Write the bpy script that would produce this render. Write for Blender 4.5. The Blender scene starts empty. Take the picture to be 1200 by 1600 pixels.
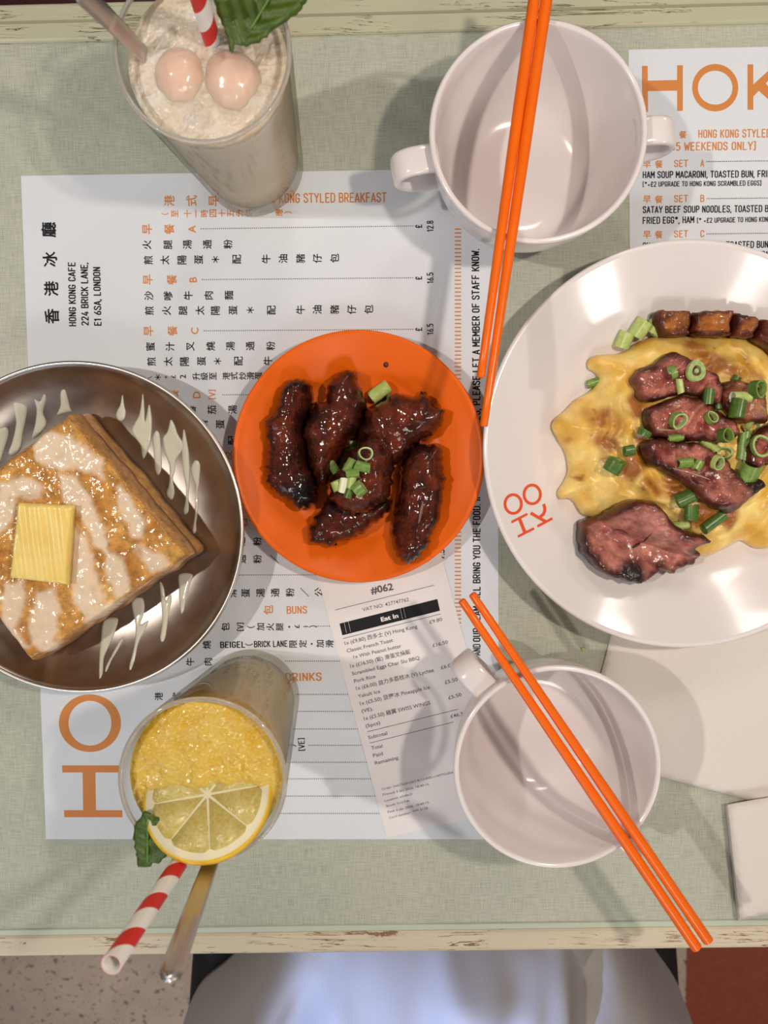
import bpy, bmesh, math, random
import numpy as np
from mathutils import Vector, Matrix, noise as mnoise
from mathutils.bvhtree import BVHTree
from mathutils.geometry import delaunay_2d_cdt

random.seed(7)
SC = bpy.context.scene
COL = SC.collection
T = 0.75                      # height of the table surface
H = 0.48                      # camera above the table
FPX = 1200.0
RX, RY = -math.atan(75 / 1200.0), math.atan(4 / 1200.0)

# ------------------------------------------------------------------ camera
cam_d = bpy.data.cameras.new('camera')
cam_d.sensor_fit = 'VERTICAL'; cam_d.sensor_height = 36.0; cam_d.lens = FPX / 1600 * 36.0
cam_d.clip_start = 0.01; cam_d.clip_end = 50
cam_d.dof.use_dof = True; cam_d.dof.focus_distance = 0.45; cam_d.dof.aperture_fstop = 11
cam = bpy.data.objects.new('camera', cam_d); COL.objects.link(cam)
cam.location = (0, 0, T + H); cam.rotation_euler = (RX, RY, 0)
SC.camera = cam
RM = cam.rotation_euler.to_matrix()

# ------------------------------------------------------------------ light
SC.view_settings.view_transform = 'Standard'; SC.view_settings.look = 'None'
SC.view_settings.gamma = 1.0; SC.view_settings.use_curve_mapping = False
SC.view_settings.exposure = 0.28
SC.cycles.max_bounces = 14; SC.cycles.transmission_bounces = 12; SC.cycles.transparent_max_bounces = 12
SC.cycles.caustics_reflective = True; SC.cycles.caustics_refractive = True
SC.cycles.blur_glossy = 0.5; SC.cycles.sample_clamp_indirect = 4.0

w = bpy.data.worlds.new('world'); SC.world = w; w.use_nodes = True
w.node_tree.nodes['Background'].inputs[0].default_value = (0.80, 0.78, 0.76, 1)
w.node_tree.nodes['Background'].inputs[1].default_value = 0.10

def aim(o, target):
    o.rotation_euler = (Vector(target) - Vector(o.location)).to_track_quat('-Z', 'Y').to_euler()
def spot(name, loc, target, power, color, size, angle=120, blend=0.3):
    d = bpy.data.lights.new(name, 'SPOT'); d.energy = power; d.color = color; d.shadow_soft_size = size
    d.spot_size = math.radians(angle); d.spot_blend = blend
    o = bpy.data.objects.new(name, d); COL.objects.link(o); o.location = loc; aim(o, target); return o
def area(name, loc, target, power, color, sx, sy):
    d = bpy.data.lights.new(name, 'AREA'); d.energy = power; d.color = color; d.shape = 'RECTANGLE'; d.size = sx; d.size_y = sy
    o = bpy.data.objects.new(name, d); COL.objects.link(o); o.location = loc; aim(o, target); return o

spot('pendant_spot', (0.27, 0.07, T + 0.64), (0.0, 0.0, T), 6.4, (1.0, 0.86, 0.74), 0.016, 150)
spot('ceiling_spot', (-0.86, 0.06, T + 1.38), (0.05, 0, T), 28.0, (1.0, 0.93, 0.86), 0.022, 70)
spot('lap_blue_spot', (-1.0, -0.72, T + 1.15), (0.0, -0.50, T - 0.12), 170, (0.34, 0.50, 1.0), 0.03, 8.5, 0.45)  # added narrow blue spot, its cone shaped to put a blue patch on the lap
for loc, p in (((0.24, -1.33, T + 1.25), 4.5), ((1.9, -1.36, T + 1.25), 5.5), ((1.9, 1.85, T + 1.25), 5.5), ((0.24, 1.5, T + 1.25), 4.5)):
    area('panel_lamp', loc, (0.17, 0.02, T), p, (1.0, 0.95, 0.88), 0.36, 0.36)
area('daylight_window', (-0.9, -1.9, T + 0.9), (0, -0.2, T), 9.0, (0.66, 0.80, 1.0), 1.2, 1.4)

# ------------------------------------------------------------------ helpers
def P(px, py, h=0.0):
    d = RM @ Vector(((px - 600) / FPX, -(py - 800) / FPX, -1.0))
    t = (T + h - (T + H)) / d.z
    return Vector((0, 0, T + H)) + d * t
def PX(pts, h=0.0): return [tuple(P(x, y, h)[:2]) for x, y in pts]
def S(px, h=0.0): return px * (H - h) / FPX       # px length -> metres
def SZ(fn, px, py, it=4):                         # a pixel on a surface z=fn(x,y)
    h = 0.0
    for _ in range(it):
        p = P(px, py, h); h = fn(p.x, p.y) - T
    return P(px, py, h)

def tag(o, label, cat, group=None, kind=None):
    o['label'] = label; o['category'] = cat
    if group: o['group'] = group
    if kind: o['kind'] = kind
    return o
def empty(name, loc, label=None, cat=None, group=None):
    o = bpy.data.objects.new(name, None); COL.objects.link(o); o.location = loc; o.empty_display_size = 0.01
    if label: tag(o, label, cat, group)
    return o
def obj(name, verts, faces, mats, parent=None, smooth=True, cols=None, midx=None, auto=None):
    me = bpy.data.meshes.new(name)
    me.from_pydata([tuple(v) for v in verts], [], [tuple(f) for f in faces])
    for m in (mats if isinstance(mats, (list, tuple)) else [mats]): me.materials.append(m)
    if midx is not None: me.polygons.foreach_set('material_index', midx)
    me.polygons.foreach_set('use_smooth', [smooth] * len(me.polygons))
    if cols is not None:
        a = me.color_attributes.new('Col', 'FLOAT_COLOR', 'POINT')
        c = np.ones((len(verts), 4), dtype=np.float32); c[:, :np.shape(cols)[1]] = cols
        a.data.foreach_set('color', c.ravel())
    if auto and smooth:
        try: me.set_sharp_from_angle(angle=math.radians(auto))
        except Exception: pass
    if smooth:
        bm = bmesh.new(); bm.from_mesh(me); bmesh.ops.recalc_face_normals(bm, faces=bm.faces[:]); bm.to_mesh(me); bm.free()
    me.update()
    o = bpy.data.objects.new(name, me); COL.objects.link(o)
    if parent is not None:
        o.parent = parent
        o.matrix_parent_inverse = Matrix.Translation(Vector(parent.location)).inverted()
    return o

class Geo:                                        # several shells in one mesh
    def __init__(s): s.v = []; s.f = []; s.m = []
    def add(s, v, f, m=0):
        b = len(s.v); s.v += [tuple(x) for x in v]; s.f += [tuple(b + i for i in q) for q in f]; s.m += [m] * len(f)
    def obj(s, name, mats, parent=None, smooth=True, auto=40):
        return obj(name, s.v, s.f, mats, parent, smooth, midx=s.m, auto=auto)

def box_g(cx, cy, cz, sx, sy, sz, rot=0):
    c, s = math.cos(rot), math.sin(rot); v = []
    for z in (-.5, .5):
        for x, y in ((-.5, -.5), (.5, -.5), (.5, .5), (-.5, .5)):
            X, Y = x * sx, y * sy
            v.append((cx + c * X - s * Y, cy + s * X + c * Y, cz + z * sz))
    return v, [(3, 2, 1, 0), (4, 5, 6, 7), (0, 1, 5, 4), (1, 2, 6, 5), (2, 3, 7, 6), (3, 0, 4, 7)]
def bevel_mod(o, w_, seg=3):
    m = o.modifiers.new('bevel', 'BEVEL'); m.width = w_; m.segments = seg; m.limit_method = 'ANGLE'; return o

def catmull(pts, closed, step):
    pts = [Vector(p) for p in pts]; n = len(pts); out = []
    rng = range(n) if closed else range(n - 1)
    for i in rng:
        if closed: a, b, c, d = pts[i - 1], pts[i], pts[(i + 1) % n], pts[(i + 2) % n]
        else: a, b, c, d = pts[max(i - 1, 0)], pts[i], pts[i + 1], pts[min(i + 2, n - 1)]
        k = max(1, int(round((c - b).length / step)))
        for j in range(k):
            t = j / k
            out.append(0.5 * ((2 * b) + (c - a) * t + (2 * a - 5 * b + 4 * c - d) * t * t + (3 * b - a - 3 * c + d) * t ** 3))
    if not closed: out.append(pts[-1])
    return out

def lathe(profile, cx, cy, z0, seg=96, close=True):
    v = []; f = []; rows = []
    for r, z in profile:
        if r < 1e-6: rows.append([len(v)]); v.append((cx, cy, z0 + z))
        else:
            rows.append(list(range(len(v), len(v) + seg)))
            v += [(cx + r * math.cos(2 * math.pi * k / seg), cy + r * math.sin(2 * math.pi * k / seg), z0 + z) for k in range(seg)]
    for a, b in zip(rows, rows[1:]):
        for k in range(seg):
            k2 = (k + 1) % seg
            if len(a) == 1: f.append((a[0], b[k], b[k2]))
            elif len(b) == 1: f.append((a[k], b[0], a[k2]))
            else: f.append((a[k], b[k], b[k2], a[k2]))
    return v, f
def shell(inner, t, step=0.002):
    """inner profile (0,z)->(rim); returns a closed profile: inner surface, rounded rim, outer surface"""
    c = catmull([(r, z, 0) for r, z in inner], False, step)
    ins = [(p.x, p.y) for p in c]
    out = []
    for i, (r, z) in enumerate(ins):
        a = ins[max(i - 1, 0)]; b = ins[min(i + 1, len(ins) - 1)]
        d = Vector((b[0] - a[0], b[1] - a[1])).normalized()
        out.append((max(r + d.y * t, 0.0), z - d.x * t))
    rim_d = Vector((ins[-1][0] - ins[-2][0], ins[-1][1] - ins[-2][1])).normalized()
    mid = Vector(((ins[-1][0] + out[-1][0]) / 2, (ins[-1][1] + out[-1][1]) / 2))
    arc = []
    a0 = Vector(ins[-1]) - mid
    for k in range(1, 6):
        an = math.pi * k / 6
        arc.append(tuple(mid + a0 * math.cos(an) + rim_d * (t / 2) * math.sin(an)))
    out[0] = (0.0, out[0][1])
    prof = ins + arc + out[::-1]
    return prof, ins
def prof_z(ins):
    R = [p[0] for p in ins]; Z = [p[1] for p in ins]
    return lambda r: float(np.interp(r, R, Z))

def tube(path, radius, seg=12, cap=True):
    """path of Vectors, radius number or list"""
    path = [Vector(p) for p in path]; n = len(path)
    rad = radius if isinstance(radius, (list, tuple)) else [radius] * n
    v = []; f = []
    t0 = (path[1] - path[0]).normalized()
    up = Vector((0, 0, 1)) if abs(t0.z) < 0.9 else Vector((1, 0, 0))
    nx = t0.cross(up).normalized()
    for i, p in enumerate(path):
        t = (path[min(i + 1, n - 1)] - path[max(i - 1, 0)]).normalized()
        nx = (nx - t * nx.dot(t)).normalized(); ny = t.cross(nx)
        for k in range(seg):
            a = 2 * math.pi * k / seg
            v.append(p + nx * math.cos(a) * rad[i] + ny * math.sin(a) * rad[i])
    for i in range(n - 1):
        for k in range(seg):
            k2 = (k + 1) % seg
            f.append((i * seg + k, i * seg + k2, (i + 1) * seg + k2, (i + 1) * seg + k))
    if cap:
        f.append(tuple(range(seg))[::-1]); f.append(tuple((n - 1) * seg + k for k in range(seg)))
    return v, f

def strap(path, side, wd, th, seg=10):
    """rounded flat band along path; side = constant width direction"""
    path = [Vector(p) for p in path]; side = Vector(side).normalized(); n = len(path); v = []; f = []
    sec = []
    for k in range(seg * 2):
        a = 2 * math.pi * k / (seg * 2); c, s = math.cos(a), math.sin(a)
        sec.append((math.copysign(abs(c) ** 0.45, c) * wd / 2, math.copysign(abs(s) ** 0.7, s) * th / 2))
    m = len(sec)
    for i, p in enumerate(path):
        t = (path[min(i + 1, n - 1)] - path[max(i - 1, 0)]).normalized()
        nn = t.cross(side).normalized()
        v += [p + side * a + nn * b for a, b in sec]
    for i in range(n - 1):
        for k in range(m):
            f.append((i * m + k, i * m + (k + 1) % m, (i + 1) * m + (k + 1) % m, (i + 1) * m + k))
    f.append(tuple(range(m))[::-1]); f.append(tuple((n - 1) * m + k for k in range(m)))
    return v, f

def fract(x, y, z, oc=4):
    return mnoise.fractal(Vector((x, y, z)), 0.9, 2.0, oc)

def seg_dist(pts, poly):
    P0 = np.array(poly); P1 = np.roll(P0, -1, axis=0); d = P1 - P0
    L = np.maximum((d ** 2).sum(1), 1e-18); pts = np.array(pts); best = np.full(len(pts), 1e9)
    for i in range(len(P0)):
        w_ = pts - P0[i]; t = np.clip((w_ @ d[i]) / L[i], 0, 1)
        q = w_ - t[:, None] * d[i]
        best = np.minimum(best, np.sqrt((q ** 2).sum(1)))
    return best
def inside(pts, poly):
    pts = np.array(pts); x, y = pts[:, 0], pts[:, 1]; c = np.zeros(len(pts), bool); n = len(poly)
    for i in range(n):
        x0, y0 = poly[i]; x1, y1 = poly[(i + 1) % n]
        cond = ((y0 > y) != (y1 > y))
        if not cond.any(): continue
        xi = (x1 - x0) * (y - y0) / ((y1 - y0) if y1 != y0 else 1e-12) + x0
        c ^= cond & (x < xi)
    return c

def blob(name, outline, base, thick, edge, mat, parent=None, res=0.0018, wall=0.15, amp=0.0, nsc=200.0, jit=0.0, jsc=300,
         extra=None, colfn=None, seed=0, smooth_outline=True, gap=0.0, oct_=4, power=0.5):
    """solid with a traced outline: flat (or draped) underside, rounded top of the given thickness"""
    bf = base if callable(base) else (lambda x, y: base)
    if smooth_outline: ol = [(p.x, p.y) for p in catmull([(x, y, 0) for x, y in outline], True, res)]
    else:
        ol = []
        for i in range(len(outline)):
            a = Vector(outline[i]); b = Vector(outline[(i + 1) % len(outline)]); k = max(1, int((b - a).length / res))
            ol += [tuple(a.lerp(b, j / k)) for j in range(k)]
    if jit:
        n = len(ol); o2 = []
        for i in range(n):
            a = Vector(ol[i - 1]); b = Vector(ol[(i + 1) % n]); d = (b - a).normalized(); nr = Vector((d.y, -d.x))
            o2.append(tuple(Vector(ol[i]) + nr * jit * mnoise.noise(Vector((ol[i][0] * jsc, ol[i][1] * jsc, seed)))))
        ol = o2
    area2 = sum(ol[i][0] * ol[(i + 1) % len(ol)][1] - ol[(i + 1) % len(ol)][0] * ol[i][1] for i in range(len(ol)))
    if area2 < 0: ol = ol[::-1]
    xs = [p[0] for p in ol]; ys = [p[1] for p in ol]
    g = []
    yy = min(ys); row = 0
    while yy < max(ys):
        xx = min(xs) + (res / 2 if row % 2 else 0)
        while xx < max(xs): g.append((xx, yy)); xx += res
        yy += res * 0.866; row += 1
    if g:
        ins = inside(g, ol); g = [p for p, k in zip(g, ins) if k]
    if g:
        dd = seg_dist(g, ol); g = [p for p, k in zip(g, dd) if k > 0.55 * res]
    allp = [Vector(p) for p in ol] + [Vector(p) for p in g]
    n0 = len(ol)
    vo, _, fo, *_r = delaunay_2d_cdt(allp, [(i, (i + 1) % n0) for i in range(n0)], [list(range(n0))], 1, 1e-7)
    vo = [(p.x, p.y) for p in vo]
    d = seg_dist(vo, ol)
    # boundary edges
    cnt = {}
    for fc in fo:
        for i in range(len(fc)):
            e = (fc[i], fc[(i + 1) % len(fc)]); cnt[e] = cnt.get(e, 0) + 1
    bnd = [e for e in cnt if (e[1], e[0]) not in cnt]
    top = []; bot = []; cols = []
    for i, (x, y) in enumerate(vo):
        q = min(d[i] / edge, 1.0)
        pr = wall + (1 - wall) * (max(0.0, 1 - (1 - q) ** 2)) ** power
        b = bf(x, y) + gap
        z = thick * pr
        if extra: z += extra(x, y, d[i]) * min(1.0, q * 1.5)
        if amp: z += amp * fract(x * nsc, y * nsc, seed * 3.7 + 0.5, oct_) * min(1.0, 0.3 + q)
        top.append((x, y, b + max(z, thick * 0.02))); bot.append((x, y, b))
        if colfn: cols.append(colfn(x, y, d[i], z))
    n = len(vo)
    faces = [tuple(f) for f in fo] + [tuple(n + i for i in f[::-1]) for f in fo] + [(b_, a_, a_ + n, b_ + n) for a_, b_ in bnd]
    if colfn: cols = cols + cols
    o = obj(name, top + bot, faces, mat, parent, True, cols if colfn else None)
    return o

REG = {}
def surf(*objs):
    """a height lookup over finished meshes"""
    trees = []
    for o in objs:
        trees.append(BVHTree.FromPolygons([o.matrix_world @ v.co if False else v.co.copy() for v in o.data.vertices], [tuple(p.vertices) for p in o.data.polygons]))
    def fn(x, y, default=T):
        best = None
        for t in trees:
            hit = t.ray_cast(Vector((x, y, T + 0.4)), Vector((0, 0, -1)))
            if hit[0] is not None and (best is None or hit[0].z > best): best = hit[0].z
        return default if best is None else best
    return fn

# ------------------------------------------------------------------ materials
def mat(name, color=(0.8, 0.8, 0.8), rough=0.5, metal=0.0, spec=0.5, sss=0.0, sssr=(0.004, 0.002, 0.001), coat=0.0, coatr=0.1, trans=0.0, ior=1.45):
    m = bpy.data.materials.new(name); m.use_nodes = True
    b = m.node_tree.nodes['Principled BSDF']
    b.inputs['Base Color'].default_value = (*color, 1); b.inputs['Roughness'].default_value = rough
    b.inputs['Metallic'].default_value = metal; b.inputs['Specular IOR Level'].default_value = spec
    b.inputs['IOR'].default_value = ior
    if sss: b.inputs['Subsurface Weight'].default_value = sss; b.inputs['Subsurface Radius'].default_value = sssr; b.inputs['Subsurface Scale'].default_value = 1.0
    if coat: b.inputs['Coat Weight'].default_value = coat; b.inputs['Coat Roughness'].default_value = coatr
    if trans: b.inputs['Transmission Weight'].default_value = trans
    return m
class NT:
    def __init__(s, m): s.m = m; s.t = m.node_tree; s.b = s.t.nodes['Principled BSDF']
    def n(s, kind, **kw):
        x = s.t.nodes.new(kind)
        for k, v in kw.items():
            if k in x.inputs.keys() if hasattr(x.inputs, 'keys') else False: x.inputs[k].default_value = v
            else: setattr(x, k, v)
        return x
    def l(s, a, b): s.t.links.new(a, b)
    def coord(s, scale=(1, 1, 1), rot=(0, 0, 0)):
        c = s.n('ShaderNodeTexCoord'); mp = s.n('ShaderNodeMapping'); mp.inputs['Scale'].default_value = scale; mp.inputs['Rotation'].default_value = rot
        s.l(c.outputs['Object'], mp.inputs['Vector']); return mp.outputs['Vector']
    def noise(s, vec, scale, detail=4, rough=0.55, dist=0.0):
        x = s.n('ShaderNodeTexNoise'); x.inputs['Scale'].default_value = scale; x.inputs['Detail'].default_value = detail
        x.inputs['Roughness'].default_value = rough; x.inputs['Distortion'].default_value = dist
        if vec is not None: s.l(vec, x.inputs['Vector'])
        return x.outputs['Fac']
    def ramp(s, fac, stops):
        r = s.n('ShaderNodeValToRGB'); e = r.color_ramp.elements
        while len(e) < len(stops): e.new(0.5)
        for i, (p, c) in enumerate(stops): e[i].position = p; e[i].color = (*c, 1) if len(c) == 3 else c
        s.l(fac, r.inputs['Fac']); return r.outputs['Color']
    def mix(s, fac, a, b, mode='MIX'):
        x = s.n('ShaderNodeMix', data_type='RGBA', blend_type=mode)
        for sock, val in ((x.inputs[0], fac), (x.inputs[6], a), (x.inputs[7], b)):
            if hasattr(val, 'is_linked') or isinstance(val, bpy.types.NodeSocket): s.l(val, sock)
            elif isinstance(val, (int, float)): sock.default_value = val
            else: sock.default_value = (*val, 1) if len(val) == 3 else val
        return x.outputs[2]
    def math(s, op, a, b=0.0):
        x = s.n('ShaderNodeMath', operation=op)
        for sock, val in ((x.inputs[0], a), (x.inputs[1], b)):
            if isinstance(val, bpy.types.NodeSocket): s.l(val, sock)
            else: sock.default_value = val
        return x.outputs[0]
    def attr(s):
        a = s.n('ShaderNodeAttribute', attribute_name='Col'); return a.outputs['Color']
    def sep(s, col):
        x = s.n('ShaderNodeSeparateColor'); s.l(col, x.inputs[0]); return x.outputs
    def color(s, c): s.l(c, s.b.inputs['Base Color'])
    def rough(s, f): s.l(f, s.b.inputs['Roughness'])
    def bump(s, f, strength=0.3, dist=0.001):
        x = s.n('ShaderNodeBump'); x.inputs['Strength'].default_value = strength; x.inputs['Distance'].default_value = dist
        s.l(f, x.inputs['Height']); s.l(x.outputs['Normal'], s.b.inputs['Normal'])
        return x

def m_linen():
    m = mat('linen_laminate', (0.45, 0.46, 0.38), 0.32, spec=0.35); k = NT(m)
    a = k.noise(k.coord((1, 0.06, 1)), 1500, 3, 0.6); b = k.noise(k.coord((0.06, 1, 1)), 1500, 3, 0.6)
    c = k.noise(k.coord((1, 1, 1)), 12, 3, 0.5)
    s_ = k.math('ADD', k.math('MULTIPLY', a, 0.5), k.math('MULTIPLY', b, 0.5))
    col = k.ramp(s_, [(0.36, (0.315, 0.33, 0.26)), (0.5, (0.435, 0.45, 0.365)), (0.64, (0.52, 0.53, 0.435))])
    col = k.mix(0.12, col, k.ramp(c, [(0.3, (0.3, 0.34, 0.28)), (0.7, (0.7, 0.66, 0.5))]))
    k.color(col); k.bump(s_, 0.08, 0.0003); return m
def m_distressed(name, base, dark):
    m = mat(name, base, 0.45); k = NT(m)
    a = k.noise(k.coord((0.09, 1.6, 1)), 130, 5, 0.6, 0.6)
    b = k.noise(k.coord((1, 1, 1)), 16, 4, 0.6)
    cr = k.math('ABSOLUTE', k.math('SUBTRACT', a, 0.5))
    lim = k.math('MULTIPLY', k.math('MAXIMUM', k.math('SUBTRACT', b, 0.46), 0.0), 0.12)
    line = k.math('LESS_THAN', cr, lim)
    chip = k.math('GREATER_THAN', k.noise(k.coord((0.3, 1, 1)), 90, 6, 0.7), 0.69)
    f = k.math('MAXIMUM', line, chip)
    col = k.mix(f, k.ramp(b, [(0.3, tuple(x * 0.9 for x in base)), (0.7, base)]), dark)
    k.color(col); k.bump(k.math('SUBTRACT', 1.0, f), 0.5, 0.0006); return m
def m_paper(name, c, rough=0.55, bumpk=0.03, sc=700):
    m = mat(name, c, rough, spec=0.3); k = NT(m)
    n = k.noise(k.coord(), sc, 4, 0.6); k.color(k.ramp(n, [(0.3, tuple(x * 0.965 for x in c)), (0.7, c)])); k.bump(n, bumpk, 0.0005); return m
def m_terrazzo():
    m = mat('speckled_floor', (0.5, 0.4, 0.3), 0.5); k = NT(m)
    v = k.coord(); n1 = k.noise(v, 95, 3, 0.5); n2 = k.noise(v, 230, 2, 0.5)
    col = k.ramp(k.noise(v, 25, 3), [(0.3, (0.52, 0.36, 0.245)), (0.7, (0.60, 0.43, 0.31))])
    col = k.mix(k.ramp(n1, [(0.60, (0, 0, 0)), (0.66, (1, 1, 1))]), col, (0.22, 0.13, 0.08))
    col = k.mix(k.ramp(n2, [(0.66, (0, 0, 0)), (0.70, (1, 1, 1))]), col, (0.13, 0.08, 0.06))
    k.color(col); return m
def m_noise2(name, a, b, scale, rough=0.5, bump=0.0, bdist=0.001, **kw):
    m = mat(name, a, rough, **kw); k = NT(m); n = k.noise(k.coord(), scale, 5, 0.6)
    k.color(k.ramp(n, [(0.32, a), (0.68, b)]))
    if bump: k.bump(n, bump, bdist)
    return m

M = {}
M['linen'] = m_linen()
M['rail_far'] = m_distressed('distressed_olive_paint', (0.50, 0.49, 0.34), (0.16, 0.11, 0.06))
M['rail_near'] = m_distressed('distressed_cream_paint', (0.66, 0.57, 0.42), (0.24, 0.13, 0.07))
M['groove'] = mat('groove_paint', (0.50, 0.55, 0.44), 0.5)
M['menu'] = m_paper('menu_stock', (0.70, 0.725, 0.765), 0.4, 0.02)
M['receipt'] = m_paper('thermal_paper', (0.80, 0.755, 0.755), 0.5, 0.02)
M['napkin'] = m_paper('tissue', (0.71, 0.65, 0.595), 0.9, 0.5, 420)
M['ink_orange'] = mat('orange_ink', (0.62, 0.22, 0.05), 0.5)
M['ink_black'] = mat('black_ink', (0.018, 0.018, 0.022), 0.8, spec=0.2)
M['ink_grey'] = mat('grey_thermal_ink', (0.10, 0.09, 0.10), 0.6)
M['ink_white'] = mat('unprinted_white', (0.80, 0.755, 0.755), 0.5)
M['melamine'] = mat('white_melamine', (0.75, 0.69, 0.675), 0.16, sss=0.0, coat=0.4, coatr=0.08)
M['melamine_bowl'] = mat('white_melamine_bowl', (0.73, 0.67, 0.66), 0.2, coat=0.4, coatr=0.1)
M['orange_mel'] = m_noise2('orange_melamine', (0.78, 0.118, 0.003), (0.81, 0.132, 0.004), 40, 0.36, coat=0.0, spec=0.3, coatr=0.15)
M['chop'] = m_noise2('orange_chopstick_plastic', (0.80, 0.125, 0.003), (0.83, 0.14, 0.004), 60, 0.28, coat=0.0, spec=0.4)
M['logo_red'] = mat('logo_red', (0.74, 0.085, 0.03), 0.35)
M['terrazzo'] = m_terrazzo()
M['red_floor'] = m_noise2('red_tile', (0.29, 0.045, 0.014), (0.34, 0.06, 0.022), 90, 0.5)
M['maroon'] = m_noise2('maroon_tile', (0.07, 0.012, 0.016), (0.09, 0.018, 0.02), 60, 0.6)
M['black'] = m_noise2('black_upholstery', (0.004, 0.004, 0.0045), (0.007, 0.007, 0.008), 300, 0.7)
M['black_metal'] = mat('black_metal', (0.01, 0.01, 0.01), 0.4, metal=0.5)

def m_steel():
    m = mat('brushed_steel', (0.49, 0.43, 0.385), 0.27, metal=1.0); k = NT(m)
    n = k.noise(k.coord((1, 1, 1)), 60, 5, 0.65)
    k.color(k.ramp(n, [(0.3, (0.44, 0.385, 0.345)), (0.7, (0.55, 0.49, 0.44))]))
    k.rough(k.math('ADD', k.math('MULTIPLY', n, 0.18), 0.24)); return m
M['steel'] = m_steel()
M['steel_spoon'] = mat('spoon_steel', (0.60, 0.56, 0.52), 0.36, metal=1.0)
def m_glass():
    m = bpy.data.materials.new('clear_glass'); m.use_nodes = True; t = m.node_tree; t.nodes.clear(); N = t.nodes.new; L = t.links.new
    out = N('ShaderNodeOutputMaterial'); lw = N('ShaderNodeLayerWeight'); lw.inputs['Blend'].default_value = 0.5
    p5 = N('ShaderNodeMath'); p5.operation = 'POWER'; p5.inputs[1].default_value = 5.0; L(lw.outputs['Facing'], p5.inputs[0])
    sc = N('ShaderNodeMath'); sc.operation = 'MULTIPLY_ADD'; sc.inputs[1].default_value = 0.32; sc.inputs[2].default_value = 0.035; L(p5.outputs[0], sc.inputs[0])
    rp = N('ShaderNodeValToRGB'); e = rp.color_ramp.elements; e[0].position = 0.6; e[0].color = (0.97, 0.97, 0.955, 1); e[1].position = 1.0; e[1].color = (0.62, 0.58, 0.50, 1); L(lw.outputs['Facing'], rp.inputs['Fac'])
    tr = N('ShaderNodeBsdfTransparent'); L(rp.outputs['Color'], tr.inputs['Color'])
    gl = N('ShaderNodeBsdfGlossy'); gl.inputs['Roughness'].default_value = 0.03
    mx = N('ShaderNodeMixShader'); L(sc.outputs[0], mx.inputs[0]); L(tr.outputs[0], mx.inputs[1]); L(gl.outputs[0], mx.inputs[2]); L(mx.outputs[0], out.inputs['Surface'])
    return m
M['glass'] = m_glass()
M['glass_rim'] = mat('thick_glass_rim', (0.80, 0.76, 0.70), 0.04, trans=0.75, ior=1.46)
def m_slush(name, a, b, lo, zlo, zhi, sss=0.35, rough=0.35):
    m = mat(name, a, rough, sss=sss, sssr=(0.012, 0.008, 0.004)); k = NT(m); v = k.coord()
    n = k.noise(v, 55, 5, 0.6, 0.4); n2 = k.noise(v, 520, 2, 0.5)
    col = k.ramp(n, [(0.35, a), (0.65, b)])
    g = k.n('ShaderNodeTexCoord'); s_ = k.n('ShaderNodeSeparateXYZ'); k.l(g.outputs['Object'], s_.inputs[0])
    mr = k.n('ShaderNodeMapRange'); mr.inputs['From Min'].default_value = zlo; mr.inputs['From Max'].default_value = zhi; k.l(s_.outputs['Z'], mr.inputs['Value'])
    col = k.mix(mr.outputs['Result'], lo, col)
    k.color(col)
    icy = k.math('POWER', k.noise(v, 330, 2, 0.4), 2.0); top = k.math('GREATER_THAN', s_.outputs['Z'], T + 0.1165)
    bn = k.bump(k.math('MULTIPLY', k.math('ADD', k.math('MULTIPLY', icy, 1.6), k.math('MULTIPLY', n, 1.2)), top), 0.55, 0.0022)
    m.node_tree.nodes['Principled BSDF'].inputs['Coat Weight'].default_value = 0.8; m.node_tree.nodes['Principled BSDF'].inputs['Coat Roughness'].default_value = 0.05
    k.l(bn.outputs['Normal'], k.b.inputs['Coat Normal']); return m
M['lychee_slush'] = m_slush('lychee_slush', (0.68, 0.54, 0.38), (0.74, 0.66, 0.56), (0.84, 0.64, 0.37), T + 0.0, T + 0.12)
M['pine_slush'] = m_slush('pineapple_slush', (0.66, 0.39, 0.022), (0.70, 0.50, 0.10), (0.78, 0.62, 0.23), T + 0.015, T + 0.09)
M['lychee'] = mat('lychee_flesh', (0.74, 0.53, 0.41), 0.16, sss=0.6, sssr=(0.01, 0.005, 0.003))
M['frost'] = mat('ice_crystals', (0.85, 0.85, 0.82), 0.08, spec=0.9)
M['straw'] = None
def m_straw():
    m = mat('striped_paper', (0.9, 0.88, 0.85), 0.5); k = NT(m); sx = k.sep(k.attr())
    fr = k.math('FRACT', sx[0]); st = k.math('LESS_THAN', fr, 0.45)
    k.color(k.mix(st, (0.82, 0.78, 0.73), (0.62, 0.02, 0.02))); return m
M['straw'] = m_straw()
M['mint'] = m_noise2('mint_leaf_green', (0.034, 0.068, 0.003), (0.075, 0.125, 0.010), 220, 0.4, 0.6, 0.0012)
M['mint_vein'] = mat('mint_vein', (0.10, 0.20, 0.04), 0.5)
M['rind'] = m_noise2('lemon_rind', (0.68, 0.40, 0.02), (0.74, 0.48, 0.03), 600, 0.35, 0.3, 0.0004)
M['pith'] = mat('lemon_pith', (0.72, 0.66, 0.44), 0.5)
def m_lemon():
    m = mat('lemon_flesh', (0.75, 0.66, 0.25), 0.22, sss=0.4); k = NT(m); n = k.noise(k.coord(), 420, 3, 0.6, 1.0)
    k.color(k.ramp(n, [(0.3, (0.50, 0.38, 0.08)), (0.7, (0.64, 0.54, 0.22))])); k.bump(n, 0.5, 0.0008); return m
M['lemon'] = m_lemon()
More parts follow.
